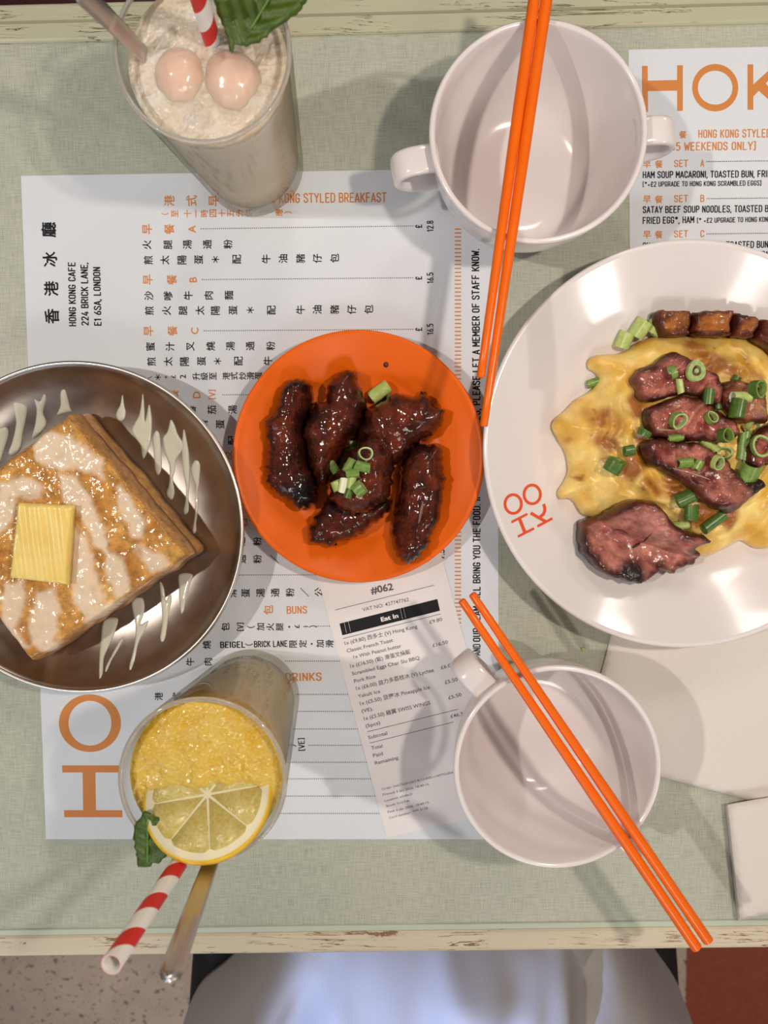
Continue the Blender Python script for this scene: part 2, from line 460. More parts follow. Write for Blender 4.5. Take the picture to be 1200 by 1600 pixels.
def m_food(name, rough=0.3, sss=0.0, bump=0.4, bs=500, bd=0.0006, coat=0.5, var=0.25, sssr=(0.004, 0.002, 0.001), milky=False, spec=0.4, coatr=0.08, cbd=0.0008, cbs=500):
    m = mat(name, (1, 1, 1), rough, sss=sss, sssr=sssr, coat=coat, coatr=coatr); k = NT(m); v = k.coord()
    n = k.noise(v, bs, 4, 0.6); n2 = k.noise(v, bs * 0.35, 4, 0.6)
    f = k.ramp(n2, [(0.3, (1 - var,) * 3), (0.7, (1 + var,) * 3)])
    col = k.attr(); k.color(k.mix(1.0, col, f, 'MULTIPLY'))
    if milky:
        mr = k.n('ShaderNodeMapRange'); mr.inputs['From Min'].default_value = 0.14; mr.inputs['From Max'].default_value = 0.38; mr.inputs['To Min'].default_value = 1.0; mr.inputs['To Max'].default_value = 0.12
        k.l(k.sep(col)[2], mr.inputs['Value']); n = k.math('MULTIPLY', n, mr.outputs['Result'])
        k.color(k.mix(1.0, col, k.mix(mr.outputs['Result'], (1, 1, 1), f), 'MULTIPLY'))
    k.bump(n, bump, bd); bn = k.n('ShaderNodeBump'); bn.inputs['Strength'].default_value = 0.5; bn.inputs['Distance'].default_value = cbd; k.l(k.noise(v, cbs, 3, 0.55), bn.inputs['Height']); k.l(bn.outputs['Normal'], k.b.inputs['Coat Normal']); m.node_tree.nodes['Principled BSDF'].inputs['Specular IOR Level'].default_value = spec; return m
M['toast'] = m_food('fried_bread', 0.45, 0.0, 0.9, 560, 0.0018, 0.6, 0.38, milky=True, cbd=0.0004, cbs=420, coatr=0.10)
M['milk'] = mat('condensed_milk', (0.80, 0.74, 0.56), 0.12, sss=0.35, sssr=(0.006, 0.004, 0.002), coat=0.5)
M['butter'] = m_noise2('butter_yellow', (0.86, 0.60, 0.15), (0.92, 0.70, 0.24), 60, 0.3, 0.15, 0.001, sss=0.4, sssr=(0.006, 0.004, 0.001), coat=0.3)
M['wing'] = m_food('glazed_skin', 0.5, 0.0, 1.0, 430, 0.0024, 1.0, 0.5, spec=0.12, coatr=0.09, cbd=0.00045, cbs=430)
M['pork'] = m_food('roast_pork', 0.5, 0.0, 0.8, 380, 0.0016, 0.6, 0.42, spec=0.2, coatr=0.10, cbd=0.0004, cbs=600)
M['egg'] = m_food('egg_sheet', 0.3, 0.1, 0.35, 260, 0.0012, 0.35, 0.16, (0.005, 0.003, 0.001))
M['sauce'] = mat('soy_glaze', (0.10, 0.015, 0.006), 0.12, coat=0.8)
M['sc_green'] = m_noise2('scallion_green', (0.12, 0.21, 0.03), (0.21, 0.32, 0.07), 500, 0.32)
M['sc_dark'] = m_noise2('scallion_dark_green', (0.045, 0.105, 0.014), (0.09, 0.17, 0.03), 500, 0.32)
M['sc_pale'] = m_noise2('scallion_pale', (0.34, 0.46, 0.10), (0.50, 0.56, 0.20), 400, 0.35)
M['sc_white'] = m_noise2('scallion_white', (0.68, 0.70, 0.46), (0.78, 0.76, 0.56), 400, 0.35)
M['sc_in'] = m_noise2('scallion_inside', (0.26, 0.36, 0.11), (0.42, 0.50, 0.22), 500, 0.35)
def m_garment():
    m = mat('white_cotton_shaded', (0.46, 0.43, 0.41), 0.9, spec=0.2); k = NT(m); n = k.noise(k.coord(), 900, 3); k.bump(n, 0.2, 0.0006); return m  # white cloth darkened in its colour to stand in for shade on the lap
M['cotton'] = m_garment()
M['skin'] = mat('skin', (0.62, 0.40, 0.29), 0.5, sss=0.2, sssr=(0.01, 0.004, 0.002))
M['hair'] = mat('dark_hair', (0.02, 0.014, 0.01), 0.5)
M['denim'] = m_noise2('grey_trousers', (0.35, 0.33, 0.31), (0.42, 0.40, 0.38), 600, 0.9)

# ------------------------------------------------------------------ text and print
FONT_TMP = []
def font_mesh(s, bold=0.0, res=3):
    c = bpy.data.curves.new('t', 'FONT'); c.body = s; c.size = 1.0; c.resolution_u = res; c.offset = bold; c.fill_mode = 'FRONT'
    o = bpy.data.objects.new('t', c); COL.objects.link(o)
    bpy.context.view_layer.update()
    dg = bpy.context.evaluated_depsgraph_get(); ev = o.evaluated_get(dg); me = ev.to_mesh()
    v = np.array([tuple(q.co) for q in me.vertices]).reshape(-1, 3); f = [tuple(p.vertices) for p in me.polygons]
    ev.to_mesh_clear(); bpy.data.objects.remove(o); bpy.data.curves.remove(c)
    return v, f
FC = {}
# condensed capitals drawn as strokes on a 0.5 x 1 body
_b = lambda x0, y0, y1, w=.46, r=.16: [(x0, y1), (w - r, y1), (w - r * .3, y1 - r * .3), (w, y1 - r), (w, y0 + r), (w - r * .3, y0 + r * .3), (w - r, y0), (x0, y0)]
_o = [(.06, .18), (.11, .06), (.25, 0), (.39, .06), (.44, .18), (.44, .82), (.39, .94), (.25, 1), (.11, .94), (.06, .82), (.06, .18)]
STROKES = {
 'A': [[(.02, 0), (.25, 1), (.48, 0)], [(.1, .27), (.4, .27)]], 'B': [_b(.06, .53, 1, .43), _b(.06, 0, .53, .46), [(.06, 0), (.06, 1)]], 'C': [[(.44, .72), (.44, .82), (.39, .94), (.25, 1), (.11, .94), (.06, .82), (.06, .18), (.11, .06), (.25, 0), (.39, .06), (.44, .18), (.44, .28)]],
 'D': [_b(.06, 0, 1, .46, .2), [(.06, 0), (.06, 1)]], 'E': [[(.44, 1), (.07, 1), (.07, 0), (.44, 0)], [(.07, .52), (.38, .52)]], 'F': [[(.44, 1), (.07, 1), (.07, 0)], [(.07, .52), (.38, .52)]],
 'G': [[(.44, .74), (.44, .82), (.39, .94), (.25, 1), (.11, .94), (.06, .82), (.06, .18), (.11, .06), (.25, 0), (.39, .06), (.44, .18), (.44, .45), (.27, .45)]], 'H': [[(.06, 0), (.06, 1)], [(.44, 0), (.44, 1)], [(.06, .52), (.44, .52)]], 'I': [[(.25, 0), (.25, 1)]],
 'K': [[(.06, 0), (.06, 1)], [(.46, 1), (.08, .42)], [(.18, .56), (.47, 0)]], 'L': [[(.07, 1), (.07, 0), (.43, 0)]], 'M': [[(.02, 0), (.02, 1), (.25, .35), (.48, 1), (.48, 0)]], 'N': [[(.06, 0), (.06, 1), (.44, 0), (.44, 1)]], 'O': [_o],
 'P': [_b(.06, .45, 1, .45), [(.06, 0), (.06, 1)]], 'R': [_b(.06, .47, 1, .45), [(.06, 0), (.06, 1)], [(.25, .47), (.46, 0)]], 'S': [[(.44, .78), (.43, .87), (.37, .96), (.25, 1), (.13, .96), (.06, .86), (.06, .72), (.12, .6), (.38, .45), (.44, .32), (.44, .16), (.37, .04), (.25, 0), (.13, .04), (.06, .14), (.06, .24)]],
 'T': [[(.02, 1), (.48, 1)], [(.25, 1), (.25, 0)]], 'U': [[(.06, 1), (.06, .18), (.11, .06), (.25, 0), (.39, .06), (.44, .18), (.44, 1)]], 'V': [[(.02, 1), (.25, 0), (.48, 1)]], 'W': [[(-.02, 1), (.11, 0), (.25, .7), (.39, 0), (.52, 1)]], 'Y': [[(.02, 1), (.25, .45), (.48, 1)], [(.25, .45), (.25, 0)]],
 '1': [[(.12, .82), (.27, 1), (.27, 0)]], '2': [[(.06, .8), (.11, .94), (.25, 1), (.39, .94), (.44, .8), (.42, .62), (.06, 0), (.45, 0)]], '4': [[(.36, 0), (.36, .5)], [(.3, 1), (.04, .22), (.48, .22)]], '5': [[(.42, 1), (.1, 1), (.08, .56), (.27, .62), (.4, .54), (.44, .36), (.42, .14), (.3, 0), (.16, 0), (.06, .12)]],
 '6': [[(.34, 1), (.1, .5), (.06, .26), (.11, .06), (.25, 0), (.39, .06), (.44, .26), (.39, .48), (.25, .55), (.1, .46)]], '7': [[(.05, 1), (.45, 1), (.2, 0)]], '8': [[(.25, .54), (.11, .62), (.08, .78), (.12, .94), (.25, 1), (.38, .94), (.42, .78), (.39, .62), (.25, .54), (.1, .44), (.06, .26), (.1, .06), (.25, 0), (.4, .06), (.44, .26), (.4, .44), (.25, .54)]],
 '.': [[(.22, 0), (.28, 0)]], ',': [[(.25, .04), (.18, -.16)]], ':': [[(.22, .15), (.28, .15)], [(.22, .6), (.28, .6)]], '*': [[(.25, .62), (.25, 1)], [(.09, .72), (.41, .9)], [(.09, .9), (.41, .72)]], '+': [[(.1, .3), (.4, .3)], [(.25, .15), (.25, .45)]], '(': [[(.36, 1.05), (.2, 1.05), (.2, -.05), (.36, -.05)]], ')': [[(.14, 1.05), (.3, 1.05), (.3, -.05), (.14, -.05)]],
 '£': [[(.44, .74), (.42, .9), (.32, 1), (.2, .96), (.14, .82), (.14, 0)], [(.02, 0), (.46, 0)], [(.02, .48), (.36, .48)]], ' ': []}
WID = {'I': .3, '.': .24, ',': .24, ':': .24, ' ': .34, '(': .4, ')': .4, 'M': .66, 'W': .68, '1': .42}
def caps_mesh(txt, sw):
    v = []; f = []; x = 0.0
    for ch in txt:
        wd = WID.get(ch, .5 + .13); ox = x + wd / 2 - .25
        for st in STROKES[ch]:
            for a, b in zip(st, st[1:]):
                A = Vector(a); B = Vector(b); d = (B - A).normalized(); n = Vector((-d.y, d.x)) * sw / 2; A = A - d * sw * .28; B = B + d * sw * .28
                k = len(v); zz = 1.5e-6 * (k // 4 % 6); v += [(q.x + ox, q.y, zz) for q in (A + n, B + n, B - n, A - n)]; f.append((k, k + 1, k + 2, k + 3))
        x += wd
    return np.array(v).reshape(-1, 3), f
def glyph(s, bold):
    if (s, bold) not in FC: FC[(s, bold)] = font_mesh(s, bold)
    return FC[(s, bold)]
class Print(Geo):
    """lettering on a flat sheet at height h above the table"""
    def __init__(s, h, lower=False): super().__init__(); s.h = h; s.lower = lower
    def fit(s, txt, a, b, cap, bold=0.012):
        """text with its baseline from pixel a to pixel b; cap height in px"""
        caps = bold >= 0 and not s.lower and all(c in STROKES for c in txt)
        v, f = caps_mesh(txt, 0.155 if bold < 0.015 else 0.175) if caps else glyph(txt, abs(bold))
        if len(v) == 0: return
        A = P(*a, s.h); B = P(*b, s.h); u = (B - A); L = u.length; u.normalize(); n = Vector((-u.y, u.x, 0))
        hcap = 1.0 if caps else glyph('H', 0.0)[0][:, 1].max(); sc = S(cap, s.h) / hcap
        x0, x1 = v[:, 0].min(), v[:, 0].max(); kx = L / (x1 - x0)
        s.add([A + u * ((q[0] - x0) * kx) + n * (q[1] * sc) + Vector((0, 0, q[2] if caps else 0)) for q in v], f)
    def cjk(s, ch, px, py, size, rot=90, bold=0.018):
        v, f = glyph(ch, 0.0)
        if len(v) == 0: return
        c = P(px, py, s.h); lo, hi = v.min(0), v.max(0); mid = (lo + hi) / 2
        sc = S(size, s.h) / 0.92
        if ch not in '（）＊・／一+£()1': sc = S(size, s.h) / max(hi[0] - lo[0], hi[1] - lo[1])
        if ch in '+£1': sc = S(size, s.h) / 1.0
        cr, sr = math.cos(math.radians(rot)), math.sin(math.radians(rot))
        for ox, oy, oz in ((-bold, 0, 0), (bold, 0, 2e-6), (0, bold, 4e-6), (0, -bold, 6e-6)):
            s.add([(c.x + sc * (cr * (q[0] - mid[0] + ox) - sr * (q[1] - mid[1] + oy)), c.y + sc * (sr * (q[0] - mid[0] + ox) + cr * (q[1] - mid[1] + oy)), c.z + oz) for q in v], f)
    def row(s, chars, xs, y, size, y2=None, **kw):
        for i, (c, x) in enumerate(zip(chars, xs)):
            yy = y if y2 is None else y + (y2 - y) * (x - xs[0]) / max(1, xs[-1] - xs[0])
            s.cjk(c, x, yy, size, **kw)
    def rect(s, pts):
        s.add([P(x, y, s.h) for x, y in pts], [(0, 1, 2, 3)])
    def line(s, a, b, wpx):
        A = Vector(a); B = Vector(b); d = (B - A).normalized(); n = Vector((-d.y, d.x)) * wpx / 2
        s.rect([A + n, B + n, B - n, A - n])
    def dots(s, a, b, step=3.2, r=0.72):
        A = Vector(a); B = Vector(b); n = int((B - A).length / step)
        for i in range(n + 1):
            q = A.lerp(B, i / max(n, 1)); s.rect([(q.x - r, q.y - r), (q.x + r, q.y - r), (q.x + r, q.y + r), (q.x - r, q.y + r)])
    def ring(s, cx, cy, rx, ry, ix, iy, n=64):
        v = []; f = []
        for k in range(n):
            a = 2 * math.pi * k / n; v += [P(cx + rx * math.cos(a), cy + ry * math.sin(a), s.h), P(cx + ix * math.cos(a), cy + iy * math.sin(a), s.h)]
        for k in range(n):
            k2 = (k + 1) % n; f.append((2 * k, 2 * k + 1, 2 * k2 + 1, 2 * k2))
        s.add(v, f)
    def out(s, name, m, parent):
        # face everything up
        v = [Vector(q) for q in s.v]; f2 = []
        for f in s.f:
            nz = 0
            for i in range(len(f)):
                a, b = v[f[i]], v[f[(i + 1) % len(f)]]; nz += a.x * b.y - b.x * a.y
            f2.append(f if nz > 0 else f[::-1])
        s.f = f2
        return obj(name, s.v, s.f, m, parent, False)

def sheet(name, corners_px, h0, th, m, parent, smooth=False):
    c = [P(x, y, h0) for x, y in corners_px]
    v = [(p.x, p.y, T + h0) for p in c] + [(p.x, p.y, T + h0 + th) for p in c]; n = len(c)
    ar = sum(c[i].x * c[(i + 1) % n].y - c[(i + 1) % n].x * c[i].y for i in range(n))
    f = [tuple(range(n))[::-1], tuple(range(n, 2 * n))] + [(i, (i + 1) % n, n + (i + 1) % n, n + i) for i in range(n)]
    if ar < 0: f = [q[::-1] for q in f]
    return obj(name, v, f, m, parent, smooth)

# ------------------------------------------------------------------ floor
def slab(name, x0, y0, x1, y1, z0, z1, m):
    v, f = box_g((x0 + x1) / 2, (y0 + y1) / 2, (z0 + z1) / 2, x1 - x0, y1 - y0, z1 - z0)
    o = obj(name, v, f, m, None, False); o['kind'] = 'structure'; return o
xr = P(1072, 1540, -T).x
slab('floor', -3, -3, xr, 0.5, -0.05, 0.0, M['terrazzo'])
slab('floor', xr, -3, 3, 0.5, -0.05, 0.002, M['red_floor'])
slab('wall_back', -3, 3, 3, 3.1, 0, 2.9, mat('wall_paint', (0.30, 0.24, 0.19), 0.7))
slab('floor', -3, 0.5, 3, 3, -0.05, 0.002, M['maroon'])

# ------------------------------------------------------------------ table
ROT = math.radians(1.2)
def table():
    t = empty('dining_table', (0, 0, 0), 'table with linen-look sage surface framed by worn painted wooden boards', 'table')
    X0, X1 = -0.42, 0.52
    def edge_y(px_l, px_r, h=0.0):   # line through two pixels at x=0 and x=1200
        a, b = P(0, px_l, h), P(1200, px_r, h); s_ = (b.y - a.y) / (b.x - a.x)
        return lambda x: a.y + s_ * (x - a.x)
    yt_o, yt_i = edge_y(6, -26, 0.002), edge_y(70, 38)
    yb_i, yb_m, yb_o = edge_y(1452, 1436), edge_y(1461, 1445), edge_y(1497, 1483, 0.002)
    def strip(name, ya, yb, z0, z1, m, nx=2, bev=0):
        v = []
        for z in (z0, z1):
            v += [(X0, yb(X0), z), (X1, yb(X1), z), (X1, ya(X1), z), (X0, ya(X0), z)]
        o = obj(name, v, [(3, 2, 1, 0), (4, 5, 6, 7), (0, 1, 5, 4), (1, 2, 6, 5), (2, 3, 7, 6), (3, 0, 4, 7)], m, t, False)
        if bev: bevel_mod(o, bev, 3)
        return o
    strip('tabletop', yt_i, yb_i, T - 0.022, T, M['linen'])
    o = strip('rail', yt_o, yt_i, T - 0.035, T + 0.002, M['rail_far'], bev=0.002); o['label'] = 'olive cream painted board with dark cracks'
    a, b = edge_y(34, 4, 0.002), edge_y(38, 8, 0.002)
    strip('groove', a, b, T - 0.0, T + 0.0023, mat('groove_shade', (0.30, 0.29, 0.19), 0.6))
    strip('inner_trim', yb_i, yb_m, T - 0.022, T + 0.0012, M['groove'], bev=0.0008)
    o = strip('rail', yb_m, yb_o, T - 0.035, T + 0.002, M['rail_near'], bev=0.003); o['label'] = 'cream painted board with worn brown cracks'
    v, f = lathe([(0, 0), (0.14, 0), (0.14, 0.012), (0.05, 0.03), (0.035, 0.06), (0.035, T - 0.06), (0.12, T - 0.024), (0, T - 0.024)], 0.05, 0.08, 0.0005, 48)
    obj('pedestal', v, f, M['black_metal'], t, True, auto=40)
    return t
table()

# ------------------------------------------------------------------ menus
HM = 0.0003
def chinese_menu():
    c = P(400, 800, 0)
    t = empty('paper_menu', (c.x, c.y, T), 'white paper menu printed in Chinese columns with address under the plates', 'menu')
    sheet('paper', [(33, 275), (778, 263), (779, 1311), (72, 1311)], 0.00005, HM - 0.00005, M['menu'], t)
    og = Print(HM + 0.00006)
    R = lambda chars, xs, y, s_=16, y2=None: og.row(chars, xs, y, s_, y2)
    def cx(l): return [200 + q / 3 for q in l]
    R('港式早', cx([193, 298, 402]), 313.5, 16)
    og.fit('HONG KONG STYLED BREAKFAST', (398, 317), (604, 315), 13)
    R('（至十一時四十五分供應）', [258, 273, 293, 306, 319, 333, 347, 360, 374, 388, 436, 450], 334, 11, 332)
    for chs, xs, y in (('早餐A', [90, 193, 300], 358), ('早餐B', [93, 205, 305], 437), ('早餐C', [97, 208, 313], 517), ('早餐D', [112, 215, 322], 617)):
        og.row(chs[:2], cx(xs[:2]), y, 15); og.cjk(chs[2], cx(xs)[2], y, 11)
    og.fit('(V)', (336, 624), (336, 609), 9)
    R('及', [356], 712, 14); R('粉', [380], 816, 14)
    R('包', [419], 953, 15); og.fit('BUNS', (448, 958.5), (480, 958), 11)
    og.fit('DRINKS', (446, 1064), (503, 1063), 12)
    og.out('orange_lettering', M['ink_orange'], t)
    bk = Print(HM + 0.00006)
    B = lambda chars, xs, y, s_=14, y2=None: bk.row(chars, xs, y, s_, y2)
    B('香港冰廳', [0] * 4, 0, 0.0001) if False else None
    for ch, x, y in (('香', 81, 494), ('港', 80, 451), ('冰', 78, 405), ('廳', 76, 359)): bk.cjk(ch, x, y, 22, bold=0.025)
    bk.fit('HONG KONG CAFE', (118.5, 510), (117, 410), 10, 0.02); bk.fit('224 BRICK LANE,', (138, 509), (136.5, 410), 10, 0.02); bk.fit('E1 6SA, LONDON', (158, 509), (156, 417), 10, 0.02)
    B('火腿湯通粉', cx([88, 187, 278, 372, 468]), 382.5, 13.5, 381.5)
    B('煎太陽蛋＊配', cx([95, 172, 253, 332, 410, 510]), 406.5, 13.5, 405); B('牛油豬仔包', cx([647, 727, 808, 887, 968]), 404.5, 13.5, 403.5)
    B('沙嗲牛肉麵', cx([98, 188, 282, 378, 473]), 462, 13.5, 461.5)
    B('煎火腿太陽蛋＊配', cx([100, 180, 258, 337, 410, 493, 573, 672]), 485.5, 13.5, 484.5); B('牛油豬仔包', cx([808, 887, 968, 1048, 1128]), 484, 13.5, 483.5)
    B('蜜汁叉燒湯通粉', cx([105, 197, 293, 387, 480, 573, 668]), 541.5, 13.5, 540.5)
    B('煎太陽蛋＊配牛油', cx([110, 188, 265, 345, 420, 518, 655, 735]), 565, 13.5, 563.5)
    B('（＊', cx([95, 140]), 589.5, 11); bk.cjk('+', cx([178])[0], 589, 9); bk.cjk('£', cx([213])[0], 588.5, 10); bk.cjk('2', cx([257])[0], 588.5, 9)
    B('升級至港式炒滑蛋）', cx([320, 357, 398, 460, 497, 537, 575, 613, 650]), 588, 11.5, 587)
    B('蕃茄湯', cx([298, 393, 490]), 641, 13.5, 640); B('滑蛋', cx([353, 433]), 663, 13.5)
    B('配', [363], 688, 13.5); B('通粉', [377, 402], 846, 13.5); B('通粉／', [378, 402, 429], 873.5, 13.5)
    B('滑蛋湯通粉／公', [363, 384, 407, 430, 453, 476, 498], 927, 13.5, 925)
    B('包', [352], 979.5, 13); bk.fit('(V)', (380, 986), (380, 973), 9); B('（加火腿・', [392, 407, 422, 437, 452], 979.5, 12); bk.cjk('£', 464, 979, 11); bk.cjk('1', 478, 979, 11); B('）', [489], 979, 12)
    B('燒', [323], 1007.5, 13); bk.fit('BEIGEL', (344, 1012), (383, 1011.5), 9, 0.02); B('（', [389], 1007, 12); bk.fit('BRICK LANE', (397, 1011), (449, 1010), 9, 0.02); B('限定・加滑', [458, 473, 487, 500, 515], 1006, 12)
    B('牛肉', [297, 325], 1034, 13); B('港式', [248, 276], 1088, 13)
    bk.fit('(VE)', (476, 1173), (475, 1153), 9); B('）', [456], 1165, 13)
    for y, p in ((353, '12.8'), (434, '16.5'), (514, '16.5')):
        bk.fit('£', (659, y + 3), (658.5, y - 2.5), 9, 0.02); bk.fit(p, (677, y + 9), (676.5, y - 8.5), 9, 0.02)
    bk.fit('7.5', (694, 874), (694, 858), 9, 0.02)
    bk.fit('ES, PLEASE LET A MEMBER OF STAFF KNOW.', (750, 656), (748, 389), 10.5, 0.02)
    bk.fit('OUR TEAM WILL BRING YOU THE FOOD. IF YOU HAVE ALLERGI', (750, 1003), (750, 657), 10.5, 0.02); bk.fit('TER AND', (750, 1046), (750, 1006), 10.5, 0.02)
    bk.out('black_lettering', M['ink_black'], t)
    d = Print(HM + 0.00006)
    for a, b in (((314, 357.5), (645, 353)), ((316, 437), (645, 434)), ((319, 517), (645, 514.5)), ((348, 617), (400, 616.5)), ((345, 744), (370, 744)), ((345, 800), (368, 800)), ((368, 898.5), (640, 898)), ((495, 978.5), (640, 978)), ((446, 1033), (640, 1033)), ((462, 1085), (640, 1085)), ((464, 1111.5), (640, 1111.5)), ((458, 1139), (640, 1139)), ((483, 1164.5), (640, 1164.5)), ((450, 1191), (640, 1191)), ((446, 1217), (640, 1217)), ((444, 1244), (640, 1244)), ((434, 1271), (640, 1271))):
        d.dots(a, b)
    d.out('dotted_leader', M['ink_black'], t)
    tk = Print(HM + 0.00006)
    y = 358.0
    while y < 1235: tk.line((710.5, y), (720.5, y), 2.2); y += 6.15
    tk.out('tick_border', M['ink_orange'], t)
    lg = Print(HM + 0.00007)
    lg.ring(140.5, 1130, 48.5, 45, 33.5, 35)
    lg.rect([(97, 1196), (189, 1196), (189.5, 1207), (97.5, 1207)]); lg.rect([(129, 1207), (149, 1207), (150, 1266), (130, 1266)]); lg.rect([(100, 1266), (191, 1266), (191.5, 1277), (100.5, 1277)])
    lg.rect([(92, 1062), (184, 1062), (184, 1072), (92, 1072)])
    lg.out('large_orange_heading', M['ink_orange'], t)
chinese_menu()
def english_menu():
    c = P(1100, 250, 0)
    t = empty('paper_menu', (c.x, c.y, T), 'white paper menu printed in English with big orange heading behind the pork plate', 'menu')
    sheet('paper', [(982, 78), (1720, 62), (1735, 640), (985, 640)], 0.00005, HM - 0.00005, M['menu'], t)
    lg = Print(HM + 0.00007)
    lg.rect([(1003, 103), (1012, 103), (1012.5, 175), (1003.5, 175)]); lg.rect([(1058, 102), (1067, 102), (1067, 173), (1058, 173.5)]); lg.rect([(1012, 126), (1058, 125), (1058, 141.5), (1012, 142.5)])
    lg.ring(1117.5, 137, 36, 37, 27, 26.5)
    lg.rect([(1168, 100.5), (1177, 100.5), (1177, 171.5), (1168, 171.5)]); lg.rect([(1177, 132), (1213, 99), (1226, 99), (1177, 151)]); lg.rect([(1185.6, 142.0), (1196.6, 130.3), (1232, 171.5), (1219, 171.5)])
    lg.ring(1276, 133, 36, 37, 27, 26.5)
    lg.out('large_orange_heading', M['ink_orange'], t)
    og = Print(HM + 0.00006)
    og.row('港式早餐', [1015, 1033, 1051, 1067], 210.5, 11, rot=0)
    og.fit('HONG KONG STYLED BREAKFAST', (1091, 215), (1276, 213), 11); og.fit('(UNTIL 11:45 WEEKENDS ONLY)', (985, 235.5), (1181, 233.5), 11)
    for y, l in ((256, 'A'), (311, 'B'), (366, 'C')):
        og.row('早餐', [1011, 1029.5], y + 0.5, 11.5, rot=0); og.fit('SET', (1053, y + 4.5), (1075, y + 4.2), 9.5); og.fit(l, (1094, y + 4), (1100.5, y + 4), 9.5)
    og.out('orange_lettering', M['ink_orange'], t)
    bk = Print(HM + 0.00006)
    bk.fit('HAM SOUP MACARONI, TOASTED BUN, FRIED EGG*', (1004, 278), (1240, 276), 9.2, 0.022); bk.fit('(*+£2 UPGRADE TO HONG KONG SCRAMBLED EGGS)', (1004, 291.5), (1189.5, 289.5), 6.8, 0.02)
    bk.fit('SATAY BEEF SOUP NOODLES, TOASTED BUN,', (1004, 332.5), (1216, 330.5), 9.2, 0.022); bk.fit('FRIED EGG*, HAM', (1004, 349.5), (1085, 348), 9.2, 0.022); bk.fit('(* +£2 UPGRADE TO HONG KONG SCRAMBLED EGGS)', (1089, 348), (1275, 345), 6.8, 0.02)
    bk.fit('CHAR SIU SOUP MACARONI, TOASTED BUN,', (1004, 389), (1203, 386.5), 9.2, 0.022); bk.fit('(* +£2 UPGRADE TO HONG KONG SCRAMBLED EGGS)', (1060, 401), (1250, 399), 6.8, 0.02)
    bk.out('black_lettering', M['ink_black'], t)
    d = Print(HM + 0.00006)
    for y in (253, 311, 366): d.dots((1105, y - 0.5), (1400, y - 4), 3.0, 0.75)
    d.out('dotted_leader', M['ink_black'], t)
english_menu()

# ------------------------------------------------------------------ receipt and napkins
HR = 0.0007
def receipt():
    c = P(640, 1080, 0)
    t = empty('till_receipt', (c.x, c.y, T), 'long white till receipt with black Eat In bar lying over the menu', 'receipt')
    sheet('paper', [(491, 882), (685, 851), (797, 1266), (604, 1308)], HM + 0.0002, HR - HM - 0.0002, M['receipt'], t)
    k = 1 / 3.636
    q = lambda x, y: (490 + x * k, 880 + y * k)
    bk = Print(HR + 0.00005, True)
    for s_, a, b, cp, bo in (('#062', (328, 175), (455, 150), 38, 0.03), ('VAT NO: 427747762', (280, 275), (543, 215), 21, 0.005), ('£9.80', (660, 345), (732, 327), 20, 0.01),
        ('1x (£9.80) 西多士 (V) Hong Kong', (178, 465), (590, 368), 21, 0.012), ('Classic French Toast', (190, 508), (452, 446), 20, 0.012), ('1x With Peanut butter', (228, 543), (500, 478), 20, 0.012), ('£16.50', (678, 478), (765, 456), 20, 0.01),
        ('1x (£16.50) (飯) 滑蛋叉燒飯', (210, 595), (552, 512), 21, 0.012), ('Scrambled Eggs Char Siu BBQ', (220, 638), (603, 546), 20, 0.012), ('Pork Rice', (232, 680), (353, 651), 20, 0.012), ('£6.00', (725, 603), (797, 585), 20, 0.01),
        ('1x (£6.00) 益力多荔枝冰 (V) Lychee', (243, 722), (685, 616), 21, 0.012), ('Yakult Ice', (253, 766), (380, 736), 20, 0.012), ('£5.50', (748, 688), (820, 668), 20, 0.01),
        ('1x (£5.50) 菠蘿冰 Pineapple Ice', (265, 808), (662, 713), 21, 0.012), ('(VE).', (275, 850), (340, 835), 20, 0.012), ('£5.50', (768, 775), (842, 754), 20, 0.01),
        ('1x (£5.50) 雞翼 SWISS WINGS', (287, 893), (665, 802), 21, 0.012), ('(5pcs)', (298, 935), (380, 914), 20, 0.012), ('Subtotal', (313, 1000), (420, 974), 20, 0.012), ('£46.30', (780, 880), (868, 860), 20, 0.012),
        ('Total', (330, 1060), (393, 1046), 20, 0.012), ('Paid', (340, 1103), (395, 1090), 20, 0.012), ('Remaining', (350, 1145), (483, 1113), 20, 0.012)):
        bk.fit(s_, q(*a), q(*b), cp * k, bo)
    for a, b in (((122, 266), (685, 125)), ((168, 428), (723, 288)), ((305, 958), (818, 830)), ((320, 1022), (795, 902))): bk.line(q(*a), q(*b), 0.9)
    bk.out('lettering', M['ink_grey'], t)
    sm = Print(HR + 0.00005, True)
    for s_, a, b in (('Order: 2e0c75e0-c667-4c7d-83f5-c149793d3b6e', (388, 1290), (805, 1190)), ('Printed: 6 Jan 2026, 18:40:16', (395, 1322), (655, 1260)), ('Location: e0d8e3f', (405, 1356), (563, 1316)), ('Booth: 5c1c7db', (415, 1386), (545, 1354)), ('Paid: 6 Jan 2026, 18:40:15', (422, 1420), (655, 1364)), ('Card number: **** 3128', (430, 1453), (650, 1396))):
        sm.fit(s_, q(*a), q(*b), 13 * k, 0.006)
    sm.out('small_print', M['ink_grey'], t)
    br = Print(HR + 0.00006); br.rect([q(147, 343), q(703, 203), q(718, 270), q(163, 410)]); bar = br.out('black_bar', M['ink_black'], t)
    wt = Print(HR + 0.0001, True); wt.fit('Eat In', q(385, 332), q(483, 308), 24 * k, 0.03)
    for x in (172, 195, 490, 508): wt.line(q(x, 335 - (x - 147) * 0.252), q(x + 15, 402 - (x - 147) * 0.252), 0.4)
    wt.out('white_lettering', M['ink_white'], bar)
receipt()

